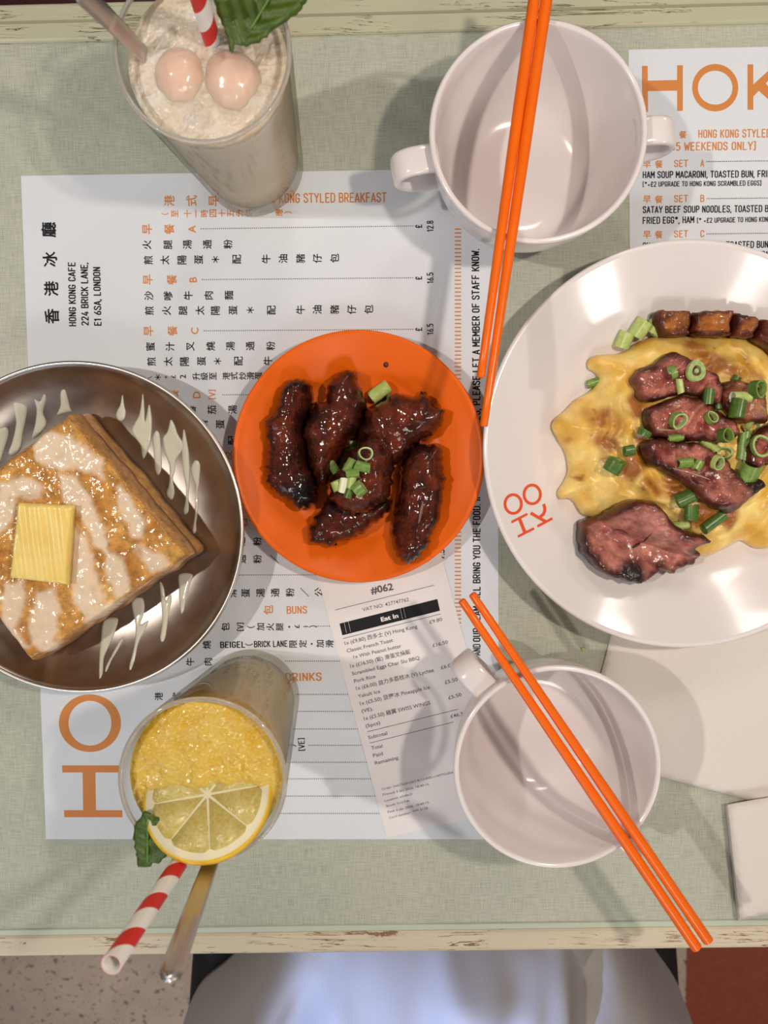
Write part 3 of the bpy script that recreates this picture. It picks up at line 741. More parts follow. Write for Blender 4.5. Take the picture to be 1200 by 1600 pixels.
def napkins():
    u = Vector((144, 38)).normalized(); vv = Vector((38, -144)).normalized(); o0 = Vector((905, 1180))
    c = [o0, o0 + u * 420, o0 + u * 420 + vv * 300, o0 + vv * 300]
    ol = PX([tuple(q) for q in c], 0.001)
    a = blob('paper_napkin', ol, T + 0.0009, 0.0016, 0.002, M['napkin'], res=0.004, wall=0.6, amp=0.0004, nsc=30, smooth_outline=False)
    tag(a, 'large square white paper napkin partly under the pork plate', 'napkin')
    e = empty('folded_napkin_stack', (P(1180, 1340).x, P(1180, 1340).y, T), 'thick folded white paper napkin near the worn cream table edge', 'napkin')
    for i in range(3):
        k = i * 1.2
        c = [(1136 + k, 1262 - k), (1330, 1226), (1350, 1412), (1155 + k, 1440 - k)]
        b = blob('napkin_fold', PX(c, 0.003 + i * 0.0032), T + 0.0002 + i * 0.0033, 0.0032, 0.0025, M['napkin'], e, res=0.004, wall=0.5, amp=0.0003, nsc=40, seed=i, smooth_outline=False)
napkins()

# ------------------------------------------------------------------ crockery
def plate_from(name, px, py, rim_h, profile, t, m, label, cat, seg=128, z_off=0.0006, part='plate_body'):
    c = P(px, py, rim_h)
    prof, ins = shell(profile, t)
    zmin = min(z for r, z in prof)
    prof = [(r, z - zmin) for r, z in prof]; ins = [(r, z - zmin) for r, z in ins]
    v, f = lathe(prof, c.x, c.y, T + z_off, seg)
    f = [q[::-1] for q in f]
    pz = prof_z(ins)
    fn = lambda x, y: T + z_off + pz(math.hypot(x - c.x, y - c.y))
    return c, v, f, fn

# pork plate
cP, v, f, plate_fn = plate_from('serving_plate', 1072, 698, 0.0315, [(0, 0.0), (0.045, 0.0), (0.066, 0.0010), (0.078, 0.0058), (0.088, 0.0116), (0.098, 0.0176), (0.108, 0.0238), (0.1155, 0.0288)], 0.0035, M['melamine'], '', '', z_off=0.0009)
plate_e = empty('serving_plate', (cP.x, cP.y, T), 'big round white plate with red logo under the egg and pork', 'plate')
plate_body = obj('plate_body', v, f, M['melamine'], plate_e)
def ribbon(geo, pts, wpx, fn, lift=0.0002, closed=False):
    pts = [Vector(p) for p in pts]; n = len(pts); v = []
    for i, p in enumerate(pts):
        a = pts[(i - 1) % n] if closed or i > 0 else p; b = pts[(i + 1) % n] if closed or i < n - 1 else p
        d = (b - a).normalized(); nr = Vector((-d.y, d.x)) * wpx / 2
        for q in (p + nr, p - nr):
            w_ = SZ(fn, q.x, q.y); v.append((w_.x, w_.y, w_.z + lift))
    f = [(2 * i, 2 * ((i + 1) % n), 2 * ((i + 1) % n) + 1, 2 * i + 1) for i in range(n if closed else n - 1)]
    geo.add(v, f)
def lin(a, b, n=8): return [Vector(a).lerp(Vector(b), i / n) for i in range(n + 1)]
q = lambda x, y: (760 + x / 10, 730 + y / 10)
g = Geo()
for cx_, cy_ in ((418, 575), (715, 425)):
    ribbon(g, [q(cx_ + 128 * math.cos(a) , cy_ + 146 * math.sin(a)) for a in [2 * math.pi * k / 40 for k in range(40)]], 4.4, plate_fn, closed=True)
ribbon(g, lin(q(390, 860), q(640, 730)), 3.8, plate_fn); ribbon(g, lin(q(490, 1085), q(745, 955)), 3.8, plate_fn); ribbon(g, lin(q(518, 810), q(600, 1015)), 5.2, plate_fn)
ribbon(g, lin(q(795, 925), q(1030, 800)), 3.8, plate_fn); ribbon(g, lin(q(690, 715), q(925, 850)), 5.0, plate_fn); ribbon(g, catmull([(*q(845, 760), 0), (*q(915, 735), 0), (*q(925, 660), 0), (*q(895, 575), 0)], False, 2), 4.8, plate_fn) if False else ribbon(g, [q(840, 775), q(890, 735), q(912, 680), q(910, 625), q(893, 575)], 4.8, plate_fn)
vv = [Vector(x) for x in g.v]; g.f = [fc if sum(vv[fc[i]].x * vv[fc[(i + 1) % 4]].y - vv[fc[(i + 1) % 4]].x * vv[fc[i]].y for i in range(4)) > 0 else fc[::-1] for fc in g.f]
g.obj('printed_logo', [M['logo_red']], plate_body)

# orange plate
cO, v, f, orange_fn = plate_from('side_plate', 560, 714.5, 0.019, [(0, 0), (0.03, 0), (0.047, 0.0008), (0.054, 0.004), (0.062, 0.0085), (0.070, 0.0125), (0.0735, 0.0145)], 0.003, M['orange_mel'], '', '', z_off=0.0009)
orange_e = empty('side_plate', (cO.x, cO.y, T), 'small bright orange round plate holding the chicken wings', 'plate')
orange_body = obj('plate_body', v, f, M['orange_mel'], orange_e)

# steel plate
cS, v, f, steel_fn = plate_from('steel_plate', 121, 827, 0.029, [(0, 0), (0.03, 0.0002), (0.055, 0.0012), (0.072, 0.0048), (0.084, 0.0112), (0.0915, 0.0185), (0.0955, 0.0258), (0.0968, 0.0268)], 0.0012, M['steel'], '', '', z_off=0.0006)
steel_e = empty('steel_plate', (cS.x, cS.y, T), 'round shiny stainless steel plate under the french toast', 'plate')
obj('plate_body', v, f, M['steel'], steel_e)
ring_path = [(cS.x + 0.0973 * math.cos(2 * math.pi * k / 128), cS.y + 0.0973 * math.sin(2 * math.pi * k / 128), T + 0.0006 + 0.0012 + 0.0268) for k in range(129)]
v, f = tube(ring_path, 0.0013, 10, cap=False)
obj('rolled_rim', v, f, M['steel_spoon'], steel_e)

# soup bowls
HB = 0.070
def bowl(px, py, handles, label, name='soup_bowl'):
    c = P(px, py, HB)
    inner = [(0, 0.005), (0.020, 0.005), (0.031, 0.0062), (0.0395, 0.0115), (0.0455, 0.0225), (0.0495, 0.038), (0.052, 0.054), (0.0532, 0.0655), (0.0536, 0.0680)]
    prof, ins = shell(inner, 0.0032)
    z0 = 0.0015
    e = empty(name, (c.x, c.y, T), label, 'bowl')
    cut = [(r, max(z, 0.0018)) for r, z in prof]
    v, f = lathe(cut, c.x, c.y, T + z0, 128)
    obj('bowl_body', v, [q_[::-1] for q_ in f], M['melamine_bowl'], e)
    rr = [(0.0285, 0.0018), (0.0285, 0.0), (0.033, 0.0), (0.0345, 0.0022)]
    v, f = lathe(rr, c.x, c.y, T + z0 - 0.0005, 96); obj('foot_ring', v, f, M['melamine_bowl'], e)
    for ang in handles:
        a = math.radians(ang); d = Vector((math.cos(a), math.sin(a), 0)); sd = Vector((-d.y, d.x, 0))
        o = Vector((c.x, c.y, T + z0))
        pts = [(0.0525, 0.0585), (0.0590, 0.0600), (0.0680, 0.0595), (0.0735, 0.0555), (0.0750, 0.0485), (0.0725, 0.0415), (0.0655, 0.0360), (0.0575, 0.0330), (0.0500, 0.0315)]
        path = catmull([o + d * r + Vector((0, 0, z)) for r, z in pts], False, 0.0015)
        v, f = strap(path, sd, 0.0150, 0.0048); obj('handle', v, f, M['melamine_bowl'], e)
    return c
cB1 = bowl(841.5, 206.5, (190, 4), 'white two-handled bowl beside the lychee drink, one handle over each side')
cB2 = bowl(871, 1199.5, (133, -47), 'white handled bowl standing over the receipt and the large napkin')

# ------------------------------------------------------------------ chopsticks
def chopstick(a, b, ha, hb, label, group=None, r0=0.0021, r1=0.0030):
    A, B = P(*a, ha), P(*b, hb)
    n = 14; path = [A.lerp(B, i / n) for i in range(n + 1)]
    rad = [r0 + (r1 - r0) * min(1, (i / n) * 1.5) for i in range(n + 1)]
    d = (B - A).normalized()
    path = [A - d * 0.0004] + path + [B + d * 0.0006]; rad = [r0 * 0.8] + rad + [r1 * 0.72]
    mid = A.lerp(B, 0.5)
    v, f = tube(path, rad, 20)
    o = obj('chopstick', v, f, M['chop'], None, True, auto=50)
    return tag(o, label, 'chopstick')
hc = HB + 0.0056
chopstick((751, 589), (838.5, -28), hc, hc, 'orange chopstick across the two-handled bowl, its tip stopping shorter')
chopstick((756, 665), (856, -14), hc, hc, 'orange chopstick across the two-handled bowl, its tip reaching the pork plate')
chopstick((721.5, 938.5), (1088, 1480.5), hc, hc, 'orange chopstick over the receipt bowl, lying closer to the yellow drink')
chopstick((738, 928.5), (1106, 1469.5), hc, hc, 'orange chopstick over the receipt bowl, lying closer to the napkins')

# ------------------------------------------------------------------ drinks
HG = 0.131
def glass(rim_px, base_px, label, level, slush, drink_name, drink_label):
    a = P(*rim_px, HG); b = P(*base_px, 0); x = (a.x + b.x) / 2; y = (a.y + b.y) / 2
    x, y = a.x, a.y
    z0 = T + 0.0006
    outer = [(0, 0.0), (0.026, 0.0), (0.0293, 0.0012), (0.0305, 0.004), (0.0330, 0.040), (0.0362, 0.085), (0.0385, 0.118), (0.0392, HG - 0.001)]
    rim = [(0.0388, HG - 0.0001), (0.0381, HG + 0.0002), (0.0374, HG - 0.0004)]
    inner = [(0.0370, HG - 0.003), (0.0363, 0.116), (0.0341, 0.085), (0.0309, 0.040), (0.0285, 0.0125), (0.027, 0.0095), (0.022, 0.0082), (0, 0.008)]
    e = empty('drinking_glass', (x, y, T), label, 'glass')
    v, f = lathe(outer + rim + inner, x, y, z0, 96); obj('glass_body', v, f, M['glass'], e)
    rp_ = [(x + 0.0383 * math.cos(2 * math.pi * k / 96), y + 0.0383 * math.sin(2 * math.pi * k / 96), z0 + HG - 0.0003) for k in range(97)]
    v, f = tube(rp_, 0.0011, 10, cap=False); obj('rim', v, f, M['glass_rim'], e)
    ri = lambda z: float(np.interp(z, [0.0083, 0.0095, 0.0125, 0.040, 0.085, 0.116, HG - 0.003], [0.022, 0.027, 0.0285, 0.0309, 0.0341, 0.0363, 0.0370])) - 0.0003
    prof = [(0, 0.0088), (0.0212, 0.0089)] + [(ri(z), z) for z in (0.0104, 0.0128, 0.025, 0.040, 0.06, 0.085, 0.10, level - 0.002)] + [(ri(level) - 0.0002, level)]
    for k in range(1, 13): prof.append(((ri(level) - 0.0002) * (1 - k / 12), level))
    seg = 72
    v, f = lathe(prof, x, y, z0, seg)
    v2 = []
    for q_ in v:
        r = math.hypot(q_[0] - x, q_[1] - y)
        if q_[2] > z0 + level - 0.0005 and r < ri(level) - 0.0015:
            w_ = min(1, (ri(level) - r) / 0.008)
            v2.append((q_[0], q_[1], q_[2] + w_ * (0.002 * fract(q_[0] * 70, q_[1] * 70, 3.3, 4) + 0.0006 * mnoise.noise(Vector((q_[0] * 500, q_[1] * 500, 1))))))
        else: v2.append(q_)
    o = obj(drink_name, v2, f, slush, None); tag(o, drink_label, 'drink')
    return Vector((x, y, z0)), e
g1, g1e = glass((316.5, 82), (397, 265), 'tall tumbler filled with the pale lychee drink, closest to the olive board', 0.1205, M['lychee_slush'], 'lychee_drink', 'cloudy pale lychee slush filling the tumbler near the two-handled bowl')
g2, g2e = glass((317, 1218), (391, 1087), 'tall tumbler filled with the yellow drink and lemon slice', 0.1240, M['pine_slush'], 'pineapple_drink', 'yellow pineapple slush in the tumbler with the lemon slice')

def lychee(px, py, r, h, label, seed):
    c = P(px, py, h); bm = bmesh.new(); bmesh.ops.create_icosphere(bm, subdivisions=5, radius=r)
    for v_ in bm.verts:
        n = v_.co.normalized(); dent = 0.22 * math.exp(-((n - Vector((0.8 if seed else -0.5, -0.2, 0.55)).normalized()).length / 0.35) ** 2) if seed else 0
        v_.co = v_.co * (1 + 0.04 * fract(n.x * 2, n.y * 2, n.z * 2 + seed, 3) + dent * 0.4); v_.co.x *= 1.0; v_.co.y *= 1.08
    me = bpy.data.meshes.new('lychee'); bm.to_mesh(me); bm.free(); me.materials.append(M['lychee'])
    for p in me.polygons: p.use_smooth = True
    o = bpy.data.objects.new('lychee', me); COL.objects.link(o); o.location = c; o.rotation_euler = (0, 0, 0.3 * seed)
    tag(o, label, 'lychee')
lychee(284, 124, 0.0118, 0.1165, 'smooth peeled lychee floating beside the spoon', 0)
lychee(366, 133, 0.0132, 0.1155, 'peeled lychee with a pinkish torn tip floating below the mint leaf', 1)

def straw(a, b, ha, hb, deep, label, r=0.0039):
    A, B = P(*a, ha), P(*b, hb); d = (B - A).normalized(); S0 = A - d * deep
    L = (B - S0).length; n = 60; seg = 24; v = []; f = []; cols = []
    nx = d.cross(Vector((0, 0, 1))).normalized(); ny = d.cross(nx)
    for rr in (r, r - 0.0005):
        for i in range(n + 1):
            p = S0 + d * (L * i / n)
            for k in range(seg + 1):
                an = 2 * math.pi * k / seg; v.append(p + nx * math.cos(an) * rr + ny * math.sin(an) * rr)
                cols.append(((L * i / n / 0.0245 - k / seg + 3) if rr == r else 0.7, 0, 0))
    w_ = seg + 1; N = (n + 1) * w_
    for i in range(n):
        for k in range(seg):
            q_ = (i * w_ + k, i * w_ + k + 1, (i + 1) * w_ + k + 1, (i + 1) * w_ + k)
            f.append(q_); f.append(tuple(N + j for j in q_[::-1]))
    for k in range(seg):
        f.append((n * w_ + k, n * w_ + k + 1, N + n * w_ + k + 1, N + n * w_ + k)); f.append((k + 1, k, N + k, N + k + 1))
    o = obj('paper_straw', v, f, M['straw'], None, True, cols, auto=50); return tag(o, label, 'straw')
straw((282, 1346), (174, 1507), 0.1345, 0.208, 0.040, 'red and white striped paper straw in the yellow drink')
straw((331, 62), (300, -40), 0.121, 0.165, 0.02, 'red and white striped paper straw in the lychee drink')

def spoon(a, b, ha, hb, label, deep=0.05, wd=0.0092):
    A, B = P(*a, ha), P(*b, hb); d = (B - A).normalized()
    sd = d.cross(Vector((0, 0, 1))).normalized(); up = sd.cross(d)
    e = empty('long_spoon', A, label, 'spoon')
    L = (B - A).length; n = 40; v = []; f = []; m = 16
    for i in range(-12, n + 1):
        t = i / n; p = A + d * (L * t if i >= 0 else deep * i / 12)
        wdt = wd * (0.82 + 0.25 * max(0, t)); th = 0.0022
        if t > 0.55: p = p - up * 0.05 * L * (t - 0.55) ** 1.5
        if t > 0.9: wdt *= math.sqrt(max(0.02, 1 - ((t - 0.9) / 0.1) ** 2))
        crown = 0.0016 if t > 0.5 else 0.0002
        for k in range(m):
            an = 2 * math.pi * k / m; c_, s_ = math.cos(an), math.sin(an)
            v.append(p + sd * c_ * wdt / 2 + up * (math.copysign(abs(s_) ** 0.6, s_) * th / 2 + (crown * (1 - c_ * c_))))
    rows = n + 13
    for i in range(rows - 1):
        for k in range(m): f.append((i * m + k, (i + 1) * m + k, (i + 1) * m + (k + 1) % m, i * m + (k + 1) % m))
    f.append(tuple(range(m))); f.append(tuple((rows - 1) * m + k for k in range(m))[::-1])
    obj('handle', v, f, M['steel_spoon'], e, True, auto=60)
    # bowl of the spoon down in the drink
    cb = A - d * (deep + 0.012)
    v = []; f = []
    for i in range(9):
        for k in range(20):
            an = 2 * math.pi * k / 20; rr = i / 8
            v.append(cb + d * math.cos(an) * 0.016 * rr + sd * math.sin(an) * 0.010 * rr - up * 0.005 * (1 - rr * rr))
    for i in range(8):
        for k in range(20): f.append((i * 20 + k, i * 20 + (k + 1) % 20, (i + 1) * 20 + (k + 1) % 20, (i + 1) * 20 + k))
    o = obj('spoon_bowl', v, f, M['steel_spoon'], e); sm = o.modifiers.new('s', 'SOLIDIFY'); sm.thickness = 0.0008
spoon((330, 1346), (262, 1532), 0.1340, 0.200, 'steel spoon handle standing in the yellow drink beside its straw', 0.045)
spoon((225, 85), (118, -22), 0.122, 0.165, 'steel spoon leaning out of the lychee drink', 0.035)

def leaf(name, outline_px, h, vein, label, tilt=(0, 0), seed=0):
    ol = [P(x, y, h) for x, y in outline_px]; c = sum(ol, Vector()) / len(ol)
    a, b = P(*vein[0], h), P(*vein[1], h); ax = (b - a).normalized(); nr = Vector((-ax.y, ax.x, 0))
    def extra(x, y, d):
        p = Vector((x, y, 0)) - Vector((a.x, a.y, 0)); s_ = p.dot(nr); t_ = p.dot(ax)
        return 0.0016 * abs(s_) / 0.01 + 0.0007 * math.sin(t_ * 900 - abs(s_) * 700)
    e = empty(name, c, label, 'mint leaf')
    base = lambda x, y: T + h + tilt[0] * (x - c.x) + tilt[1] * (y - c.y)
    bl = blob('blade', [(p.x, p.y) for p in ol], base, 0.0009, 0.001, M['mint'], e, res=0.0012, wall=0.5, jit=0.0012, jsc=420, extra=extra, seed=seed)
    n = 12; path = [a.lerp(b, i / n) for i in range(n + 1)]
    path = [Vector((p.x, p.y, base(p.x, p.y) + 0.0012 + 0.0004)) for p in path]
    v, f = tube(path, [0.0006 * (1 - 0.6 * i / n) for i in range(n + 1)], 8); obj('midrib', v, f, M['mint_vein'], e)
leaf('mint_leaf', [(330, -40), (338, 15), (352, 50), (362, 84), (368, 70), (384, 70), (402, 66), (424, 50), (452, 30), (478, 8), (482, -30), (440, -60), (380, -60)], 0.136, ((392, 48), (452, -45)), 'broad green mint leaf laid on the lychee drink and over the rim', (0.02, 0.05), 1)
leaf('mint_leaf', [(228, 1268), (246, 1278), (262, 1300), (266, 1330), (240, 1350), (219, 1354), (212, 1330), (209, 1300), (214, 1284)], 0.1335, ((232, 1345), (232, 1275)), 'dark green mint leaf tucked under the lemon slice', (0, 0), 2)

def lemon():
    c = P(326, 1244, 0.1245); r = 0.0302; th = 0.0055
    e = empty('lemon_slice', c, 'round lemon slice half sunk in the yellow drink', 'lemon slice')
    tilt = math.radians(-38)
    Rm = Matrix.Rotation(tilt, 4, 'X')
    def tr(p): q_ = Rm @ Vector(p); return (c.x + q_.x, c.y + q_.y, c.z + q_.z)
    seg = 80
    prof = [(0, -th / 2), (r * 0.93, -th / 2), (r, -th * 0.3), (r * 1.005, 0), (r, th * 0.3), (r * 0.975, th * 0.48), (r * 0.955, th / 2)]
    v, f = lathe(prof, 0, 0, 0, seg); obj('rind', [tr(p) for p in v], f, M['rind'], e)
    v, f = lathe([(r * 0.956, th / 2 - 0.0002), (r * 0.95, th / 2 + 0.0002), (r * 0.5, th / 2 + 0.0002), (0, th / 2 + 0.0002)], 0, 0, 0, seg); obj('pith', [tr(p) for p in v], f, M['pith'], e)
    ns = 8
    for k in range(ns):
        a0 = 2 * math.pi * (k + 0.22) / ns; a1 = 2 * math.pi * (k + 1.22) / ns; pts = []
        g_ = 0.0006
        am = (a0 + a1) / 2
        pts = [(0.0016 * math.cos(am), 0.0016 * math.sin(am))]
        for j in range(9):
            a = a0 + (a1 - a0) * (j + 0.0) / 8; rr = r * 0.85
            off = 0.008 if j == 0 else (-0.008 if j == 8 else 0)
            rr2 = rr * (0.95 if j in (0, 8) else 1.0)
            pts.append((rr2 * math.cos(a + off), rr2 * math.sin(a + off)))
        n = len(pts)
        vv_ = [tr((x, y, th / 2 + 0.0001)) for x, y in pts]; cen = (sum(p[0] for p in pts) / n, sum(p[1] for p in pts) / n)
        vt = [tr((cen[0] + (x - cen[0]) * 0.985, cen[1] + (y - cen[1]) * 0.985, th / 2 + 0.0006)) for x, y in pts]
        fs = [(i, (i + 1) % n, n + (i + 1) % n, n + i) for i in range(n)] + [tuple(range(n, 2 * n))]
        obj('segment', vv_ + vt, fs, M['lemon'], e)
lemon()

# ------------------------------------------------------------------ french toast on the steel plate
def toast():
    z0 = T + 0.0040
    topc = [(107, 641), (300, 868), (48, 1042), (-124, 815)]
    hT = 0.040
    ct = [P(x, y, hT) for x, y in topc]
    c = sum(ct, Vector()) / 4
    e = empty('french_toast', (c.x, c.y, T), 'thick golden square french toast glazed with milk on the steel plate', 'toast')
    ol = [(p.x, p.y) for p in ct]
    def grow(k): return [(c.x + (x - c.x) * k, c.y + (y - c.y) * k) for x, y in ol]
    def soft(poly, rad=0.10):
        out = []
        n = len(poly)
        for i in range(n):
            p = Vector(poly[i]); a = Vector(poly[i - 1]); b = Vector(poly[(i + 1) % n])
            for t in (0.06, 0.025):
                out.append(tuple(p.lerp(a, t)))
            out.append(tuple(p.lerp((a + b) / 2, 0.012)))
            for t in (0.025, 0.06): out.append(tuple(p.lerp(b, t)))
            for t in (0.3, 0.5, 0.7): out.append(tuple(p.lerp(b, t)))
        return out
    def col_side(x, y, d, z):
        n = fract(x * 60, y * 60, 1.0)
        return (0.44 + 0.10 * n, 0.20 + 0.07 * n, 0.055)
    lower = soft(grow(1.005))
    blob('bread_slice', lower, lambda x, y: max(z0, steel_fn(x, y) + 0.0012), 0.0150, 0.004, M['toast'], e, res=0.0022, wall=0.35, amp=0.0008, nsc=120, jit=0.0016, jsc=90, colfn=col_side, seed=1)
    blob('filling', grow(0.955), z0 + 0.0135, 0.0062, 0.001, m_noise2('toast_filling', (0.20, 0.09, 0.03), (0.28, 0.13, 0.05), 200, 0.6), e, res=0.004, wall=0.8, smooth_outline=False)
    # milk on the top, traced streaks
    k = 1 / 2.963
    mk = [[(160, 400), (230, 350), (330, 370), (400, 420), (470, 480), (470, 550), (420, 520), (330, 500), (250, 500), (180, 470)],
          [(0, 590), (90, 560), (200, 590), (190, 640), (60, 640), (0, 650)], [(20, 640), (70, 650), (50, 760), (0, 800), (0, 680)],
          [(340, 780), (390, 830), (430, 960), (480, 1100), (420, 1200), (350, 1130), (330, 950)], [(30, 1050), (110, 1040), (110, 1150), (60, 1260), (130, 1330), (60, 1350), (10, 1240)],
          [(170, 1090), (250, 1060), (270, 1180), (240, 1290), (280, 1360), (180, 1350), (140, 1240)], [(280, 540), (350, 560), (410, 640), (480, 800), (500, 900), (440, 860), (380, 720), (300, 640)],
          [(550, 600), (600, 640), (620, 760), (570, 740)], [(500, 900), (560, 940), (600, 1060), (540, 1100), (500, 1000)], [(640, 880), (730, 910), (780, 960), (700, 980)], [(420, 1150), (560, 1130), (500, 1230), (400, 1290)], [(620, 700), (660, 760), (650, 830), (610, 800)]]
    mk = [[tuple(P(x * k, 560 + y * k, hT)[:2]) for x, y in pl] for pl in mk]
    def milk(x, y):
        best = -1
        wx = x + 0.0022 * mnoise.noise(Vector((x * 160, y * 160, 5))); wy = y + 0.0022 * mnoise.noise(Vector((x * 160, y * 160, 9)))
        p = [(wx, wy)]
        for pl in mk:
            ins_ = inside(p, pl)[0]; d = seg_dist(p, pl)[0]
            best = max(best, (d if ins_ else -d) + 0.0012)
        return max(0.0, min(1.0, 0.5 + best / 0.0034))
    cache = {}
    def mm(x, y):
        key = (round(x, 6), round(y, 6))
        if key not in cache: cache[key] = milk(x, y)
        return cache[key]
    def ex(x, y, d): return 0.0007 * mm(x, y) + 0.0010 * fract(x * 55, y * 55, 2.2, 3)
    def colf(x, y, d, z):
        n = fract(x * 45, y * 45, 7, 4); n2 = mnoise.noise(Vector((x * 260, y * 260, 4)))
        t = max(0, min(1, 0.5 + 0.6 * n)); base = Vector((0.48, 0.18, 0.022)).lerp(Vector((0.78, 0.41, 0.095)), t)
        if d < 0.004: base = base.lerp(Vector((0.46, 0.20, 0.05)), 1 - d / 0.004)
        m_ = mm(x, y) if d > 0.001 else 0
        m_ *= 0.86 + 0.22 * fract(x * 140, y * 50, 6.1, 3)
        return tuple(base.lerp(Vector((0.78, 0.63, 0.46)), max(0, min(0.86, m_))))
    top = blob('bread_slice', soft(ol), z0 + 0.0190, 0.0170, 0.0045, M['toast'], e, res=0.0012, wall=0.30, amp=0.0005, nsc=220, jit=0.0014, jsc=100, extra=ex, colfn=colf, seed=2)
    top['label'] = 'upper slice streaked with condensed milk'
    return top, e
toast_top, toast_e = toast()
toast_fn = surf(toast_top)

def butter():
    hb = toast_fn(P(65, 850, 0.045).x, P(65, 850, 0.045).y) - T + 0.0
    c = [(27, 786), (112, 790), (104, 914), (14, 903)]
    def grooves(x, y, d): return 0.00035 * math.sin((x + 0.1 * y) * 1100) + 0.0004 * fract(x * 160, y * 22, 4)
    o = blob('butter_pat', PX(c, hb + 0.008), T + hb - 0.0004 + 0.0009, 0.0078, 0.0014, M['butter'], None, res=0.0012, wall=0.8, extra=grooves, smooth_outline=False)
    tag(o, 'rectangular yellow butter pat on top of the french toast', 'butter')
butter()

# milk drips on the steel plate
k8 = 1 / 2.963
DR = [([(62, 215), (90, 205), (125, 225), (118, 290), (105, 350), (95, 420), (60, 450), (40, 440), (60, 380), (75, 300)], 'broad milk streak running up the steel plate from the toast'),
      ([(160, 190), (185, 200), (205, 165), (215, 190), (200, 250), (215, 300), (185, 350), (150, 370), (165, 300), (170, 240)], 'forked milk streak on the steel plate above the toast'),
      ([(280, 160), (300, 145), (315, 190), (325, 230), (330, 245), (290, 255), (265, 260), (280, 220)], 'pointed milk streak touching the top corner of the toast'),
      ([(0, 325), (30, 320), (40, 350), (20, 420), (0, 480), (-20, 480), (-20, 330)], 'milk streak cut off by the edge of view on the steel plate'),
      ([(567, 170), (574, 215), (582, 250), (575, 282), (555, 290), (540, 275), (540, 250), (557, 215)], 'single teardrop of milk on the steel plate'),
      ([(660, 165), (668, 230), (672, 290), (690, 215), (702, 280), (700, 350), (690, 410), (665, 465), (655, 440), (650, 405), (610, 340), (625, 300), (645, 260)], 'widest milk splash with two peaks on the steel plate'),
      ([(722, 335), (738, 350), (745, 420), (748, 500), (735, 540), (718, 520), (712, 430), (708, 370)], 'narrow milk drip beside the widest splash'),
      ([(790, 285), (808, 310), (822, 350), (850, 400), (835, 440), (815, 470), (808, 520), (800, 560), (808, 620), (795, 655), (770, 630), (782, 580), (785, 500), (762, 430), (755, 370), (775, 340)], 'long jagged milk splash with a thin lower drop'),
      ([(850, 330), (862, 370), (875, 450), (878, 560), (872, 640), (874, 700), (862, 722), (848, 715), (858, 660), (862, 600), (848, 520), (842, 420)], 'thin long milk drip ending in a small bead'),
      ([(905, 472), (925, 490), (922, 570), (915, 620), (918, 690), (908, 760), (908, 800), (896, 812), (890, 795), (900, 740), (905, 640), (905, 590), (888, 540), (888, 500)], 'milk drip lying closest to the bright rim opposite the butter'),
      ([(740, 1035), (758, 1060), (768, 1120), (785, 1090), (795, 1110), (780, 1190), (765, 1290), (750, 1312), (742, 1290), (752, 1210), (745, 1120)], 'forked milk drip below the toast corner'),
      ([(830, 1000), (890, 1000), (878, 1050), (862, 1110), (850, 1170), (838, 1178), (832, 1130), (828, 1060)], 'flat wedge of milk beside the toast corner'),
      ([(610, 1125), (660, 1110), (668, 1170), (650, 1230), (685, 1215), (670, 1260), (640, 1320), (622, 1400), (605, 1442), (600, 1420), (622, 1330), (628, 1240)], 'milk streak tapering to a dark point below the toast'),
      ([(480, 1215), (545, 1205), (530, 1270), (505, 1330), (480, 1390), (475, 1460), (462, 1480), (460, 1420), (465, 1330)], 'wide milk streak running down from the toast edge'),
      ([(560, 1295), (572, 1300), (545, 1350), (515, 1400), (492, 1450), (490, 1430), (520, 1370)], 'hair-thin slanting milk streak below the toast')]
for i, (pl, lb) in enumerate(DR):
    ol = []
    for x, y in pl:
        p = SZ(steel_fn, x * k8, 560 + y * k8); ol.append((p.x, p.y))
    o = blob('milk_drip', ol, steel_fn, 0.0009, 0.0018, M['milk'], None, res=0.0011, wall=0.25, gap=0.00008, seed=i)
    tag(o, lb, 'condensed milk', 'condensed milk drips on the steel plate')

# ------------------------------------------------------------------ chicken wings
def lerp3(a, b, t): t = max(0, min(1, t)); return tuple(a[i] + (b[i] - a[i]) * t for i in range(3))
def wing(px_pts, base_h, thick, label, seed, char=(0, 0), child=None, edge=0.011):
    mx_ = sum(p[0] for p in px_pts) / len(px_pts); my_ = sum(p[1] for p in px_pts) / len(px_pts)
    pts = [(400 + (mx_ + (x - mx_) * 1.05) / 3.75, 570 + (my_ + (y - my_) * 1.03) / 3.75) for x, y in px_pts]
    hm = base_h + thick * 0.35
    ol = PX(pts, hm); cx_ = sum(p[0] for p in ol) / len(ol); cy_ = sum(p[1] for p in ol) / len(ol)
    cc = P(400 + char[0] / 3.75, 570 + char[1] / 3.75, hm)
    def colf(x, y, d, z):
        n = fract(x * 90, y * 90, seed + 0.3, 4); q_ = math.exp(-(((x - cc.x) ** 2 + (y - cc.y) ** 2) / 0.013 ** 2)) if char != (0, 0) else 0
        b = lerp3((0.026, 0.0035, 0.0015), (0.135, 0.020, 0.005), 0.5 + 0.75 * n + (0.15 if d > 0.005 else -0.3))
        return lerp3(b, (0.008, 0.005, 0.005), q_ * 1.1)
    def ex(x, y, d):
        b = mnoise.noise(Vector((x * 420, y * 420, seed))); big = fract(x * 45, y * 45, seed * 2.0, 2)
        return 0.0009 * max(0, b) + 0.0030 * big
    if child is None:
        e = empty('chicken_wing', (cx_, cy_, T), label, 'chicken wing', 'glazed chicken wings on the orange plate')
    else: e = child
    o = blob('skin' if child is None else 'skin_flap', ol, (lambda x, y: max(T + base_h, orange_fn(x, y) + 0.0002)), thick, edge, M['wing'], e, res=0.00125, wall=0.22, amp=0.0007, nsc=330, jit=0.0022, jsc=330, extra=ex, colfn=colf, seed=seed)
    return o, e
b0 = 0.0043
W = []
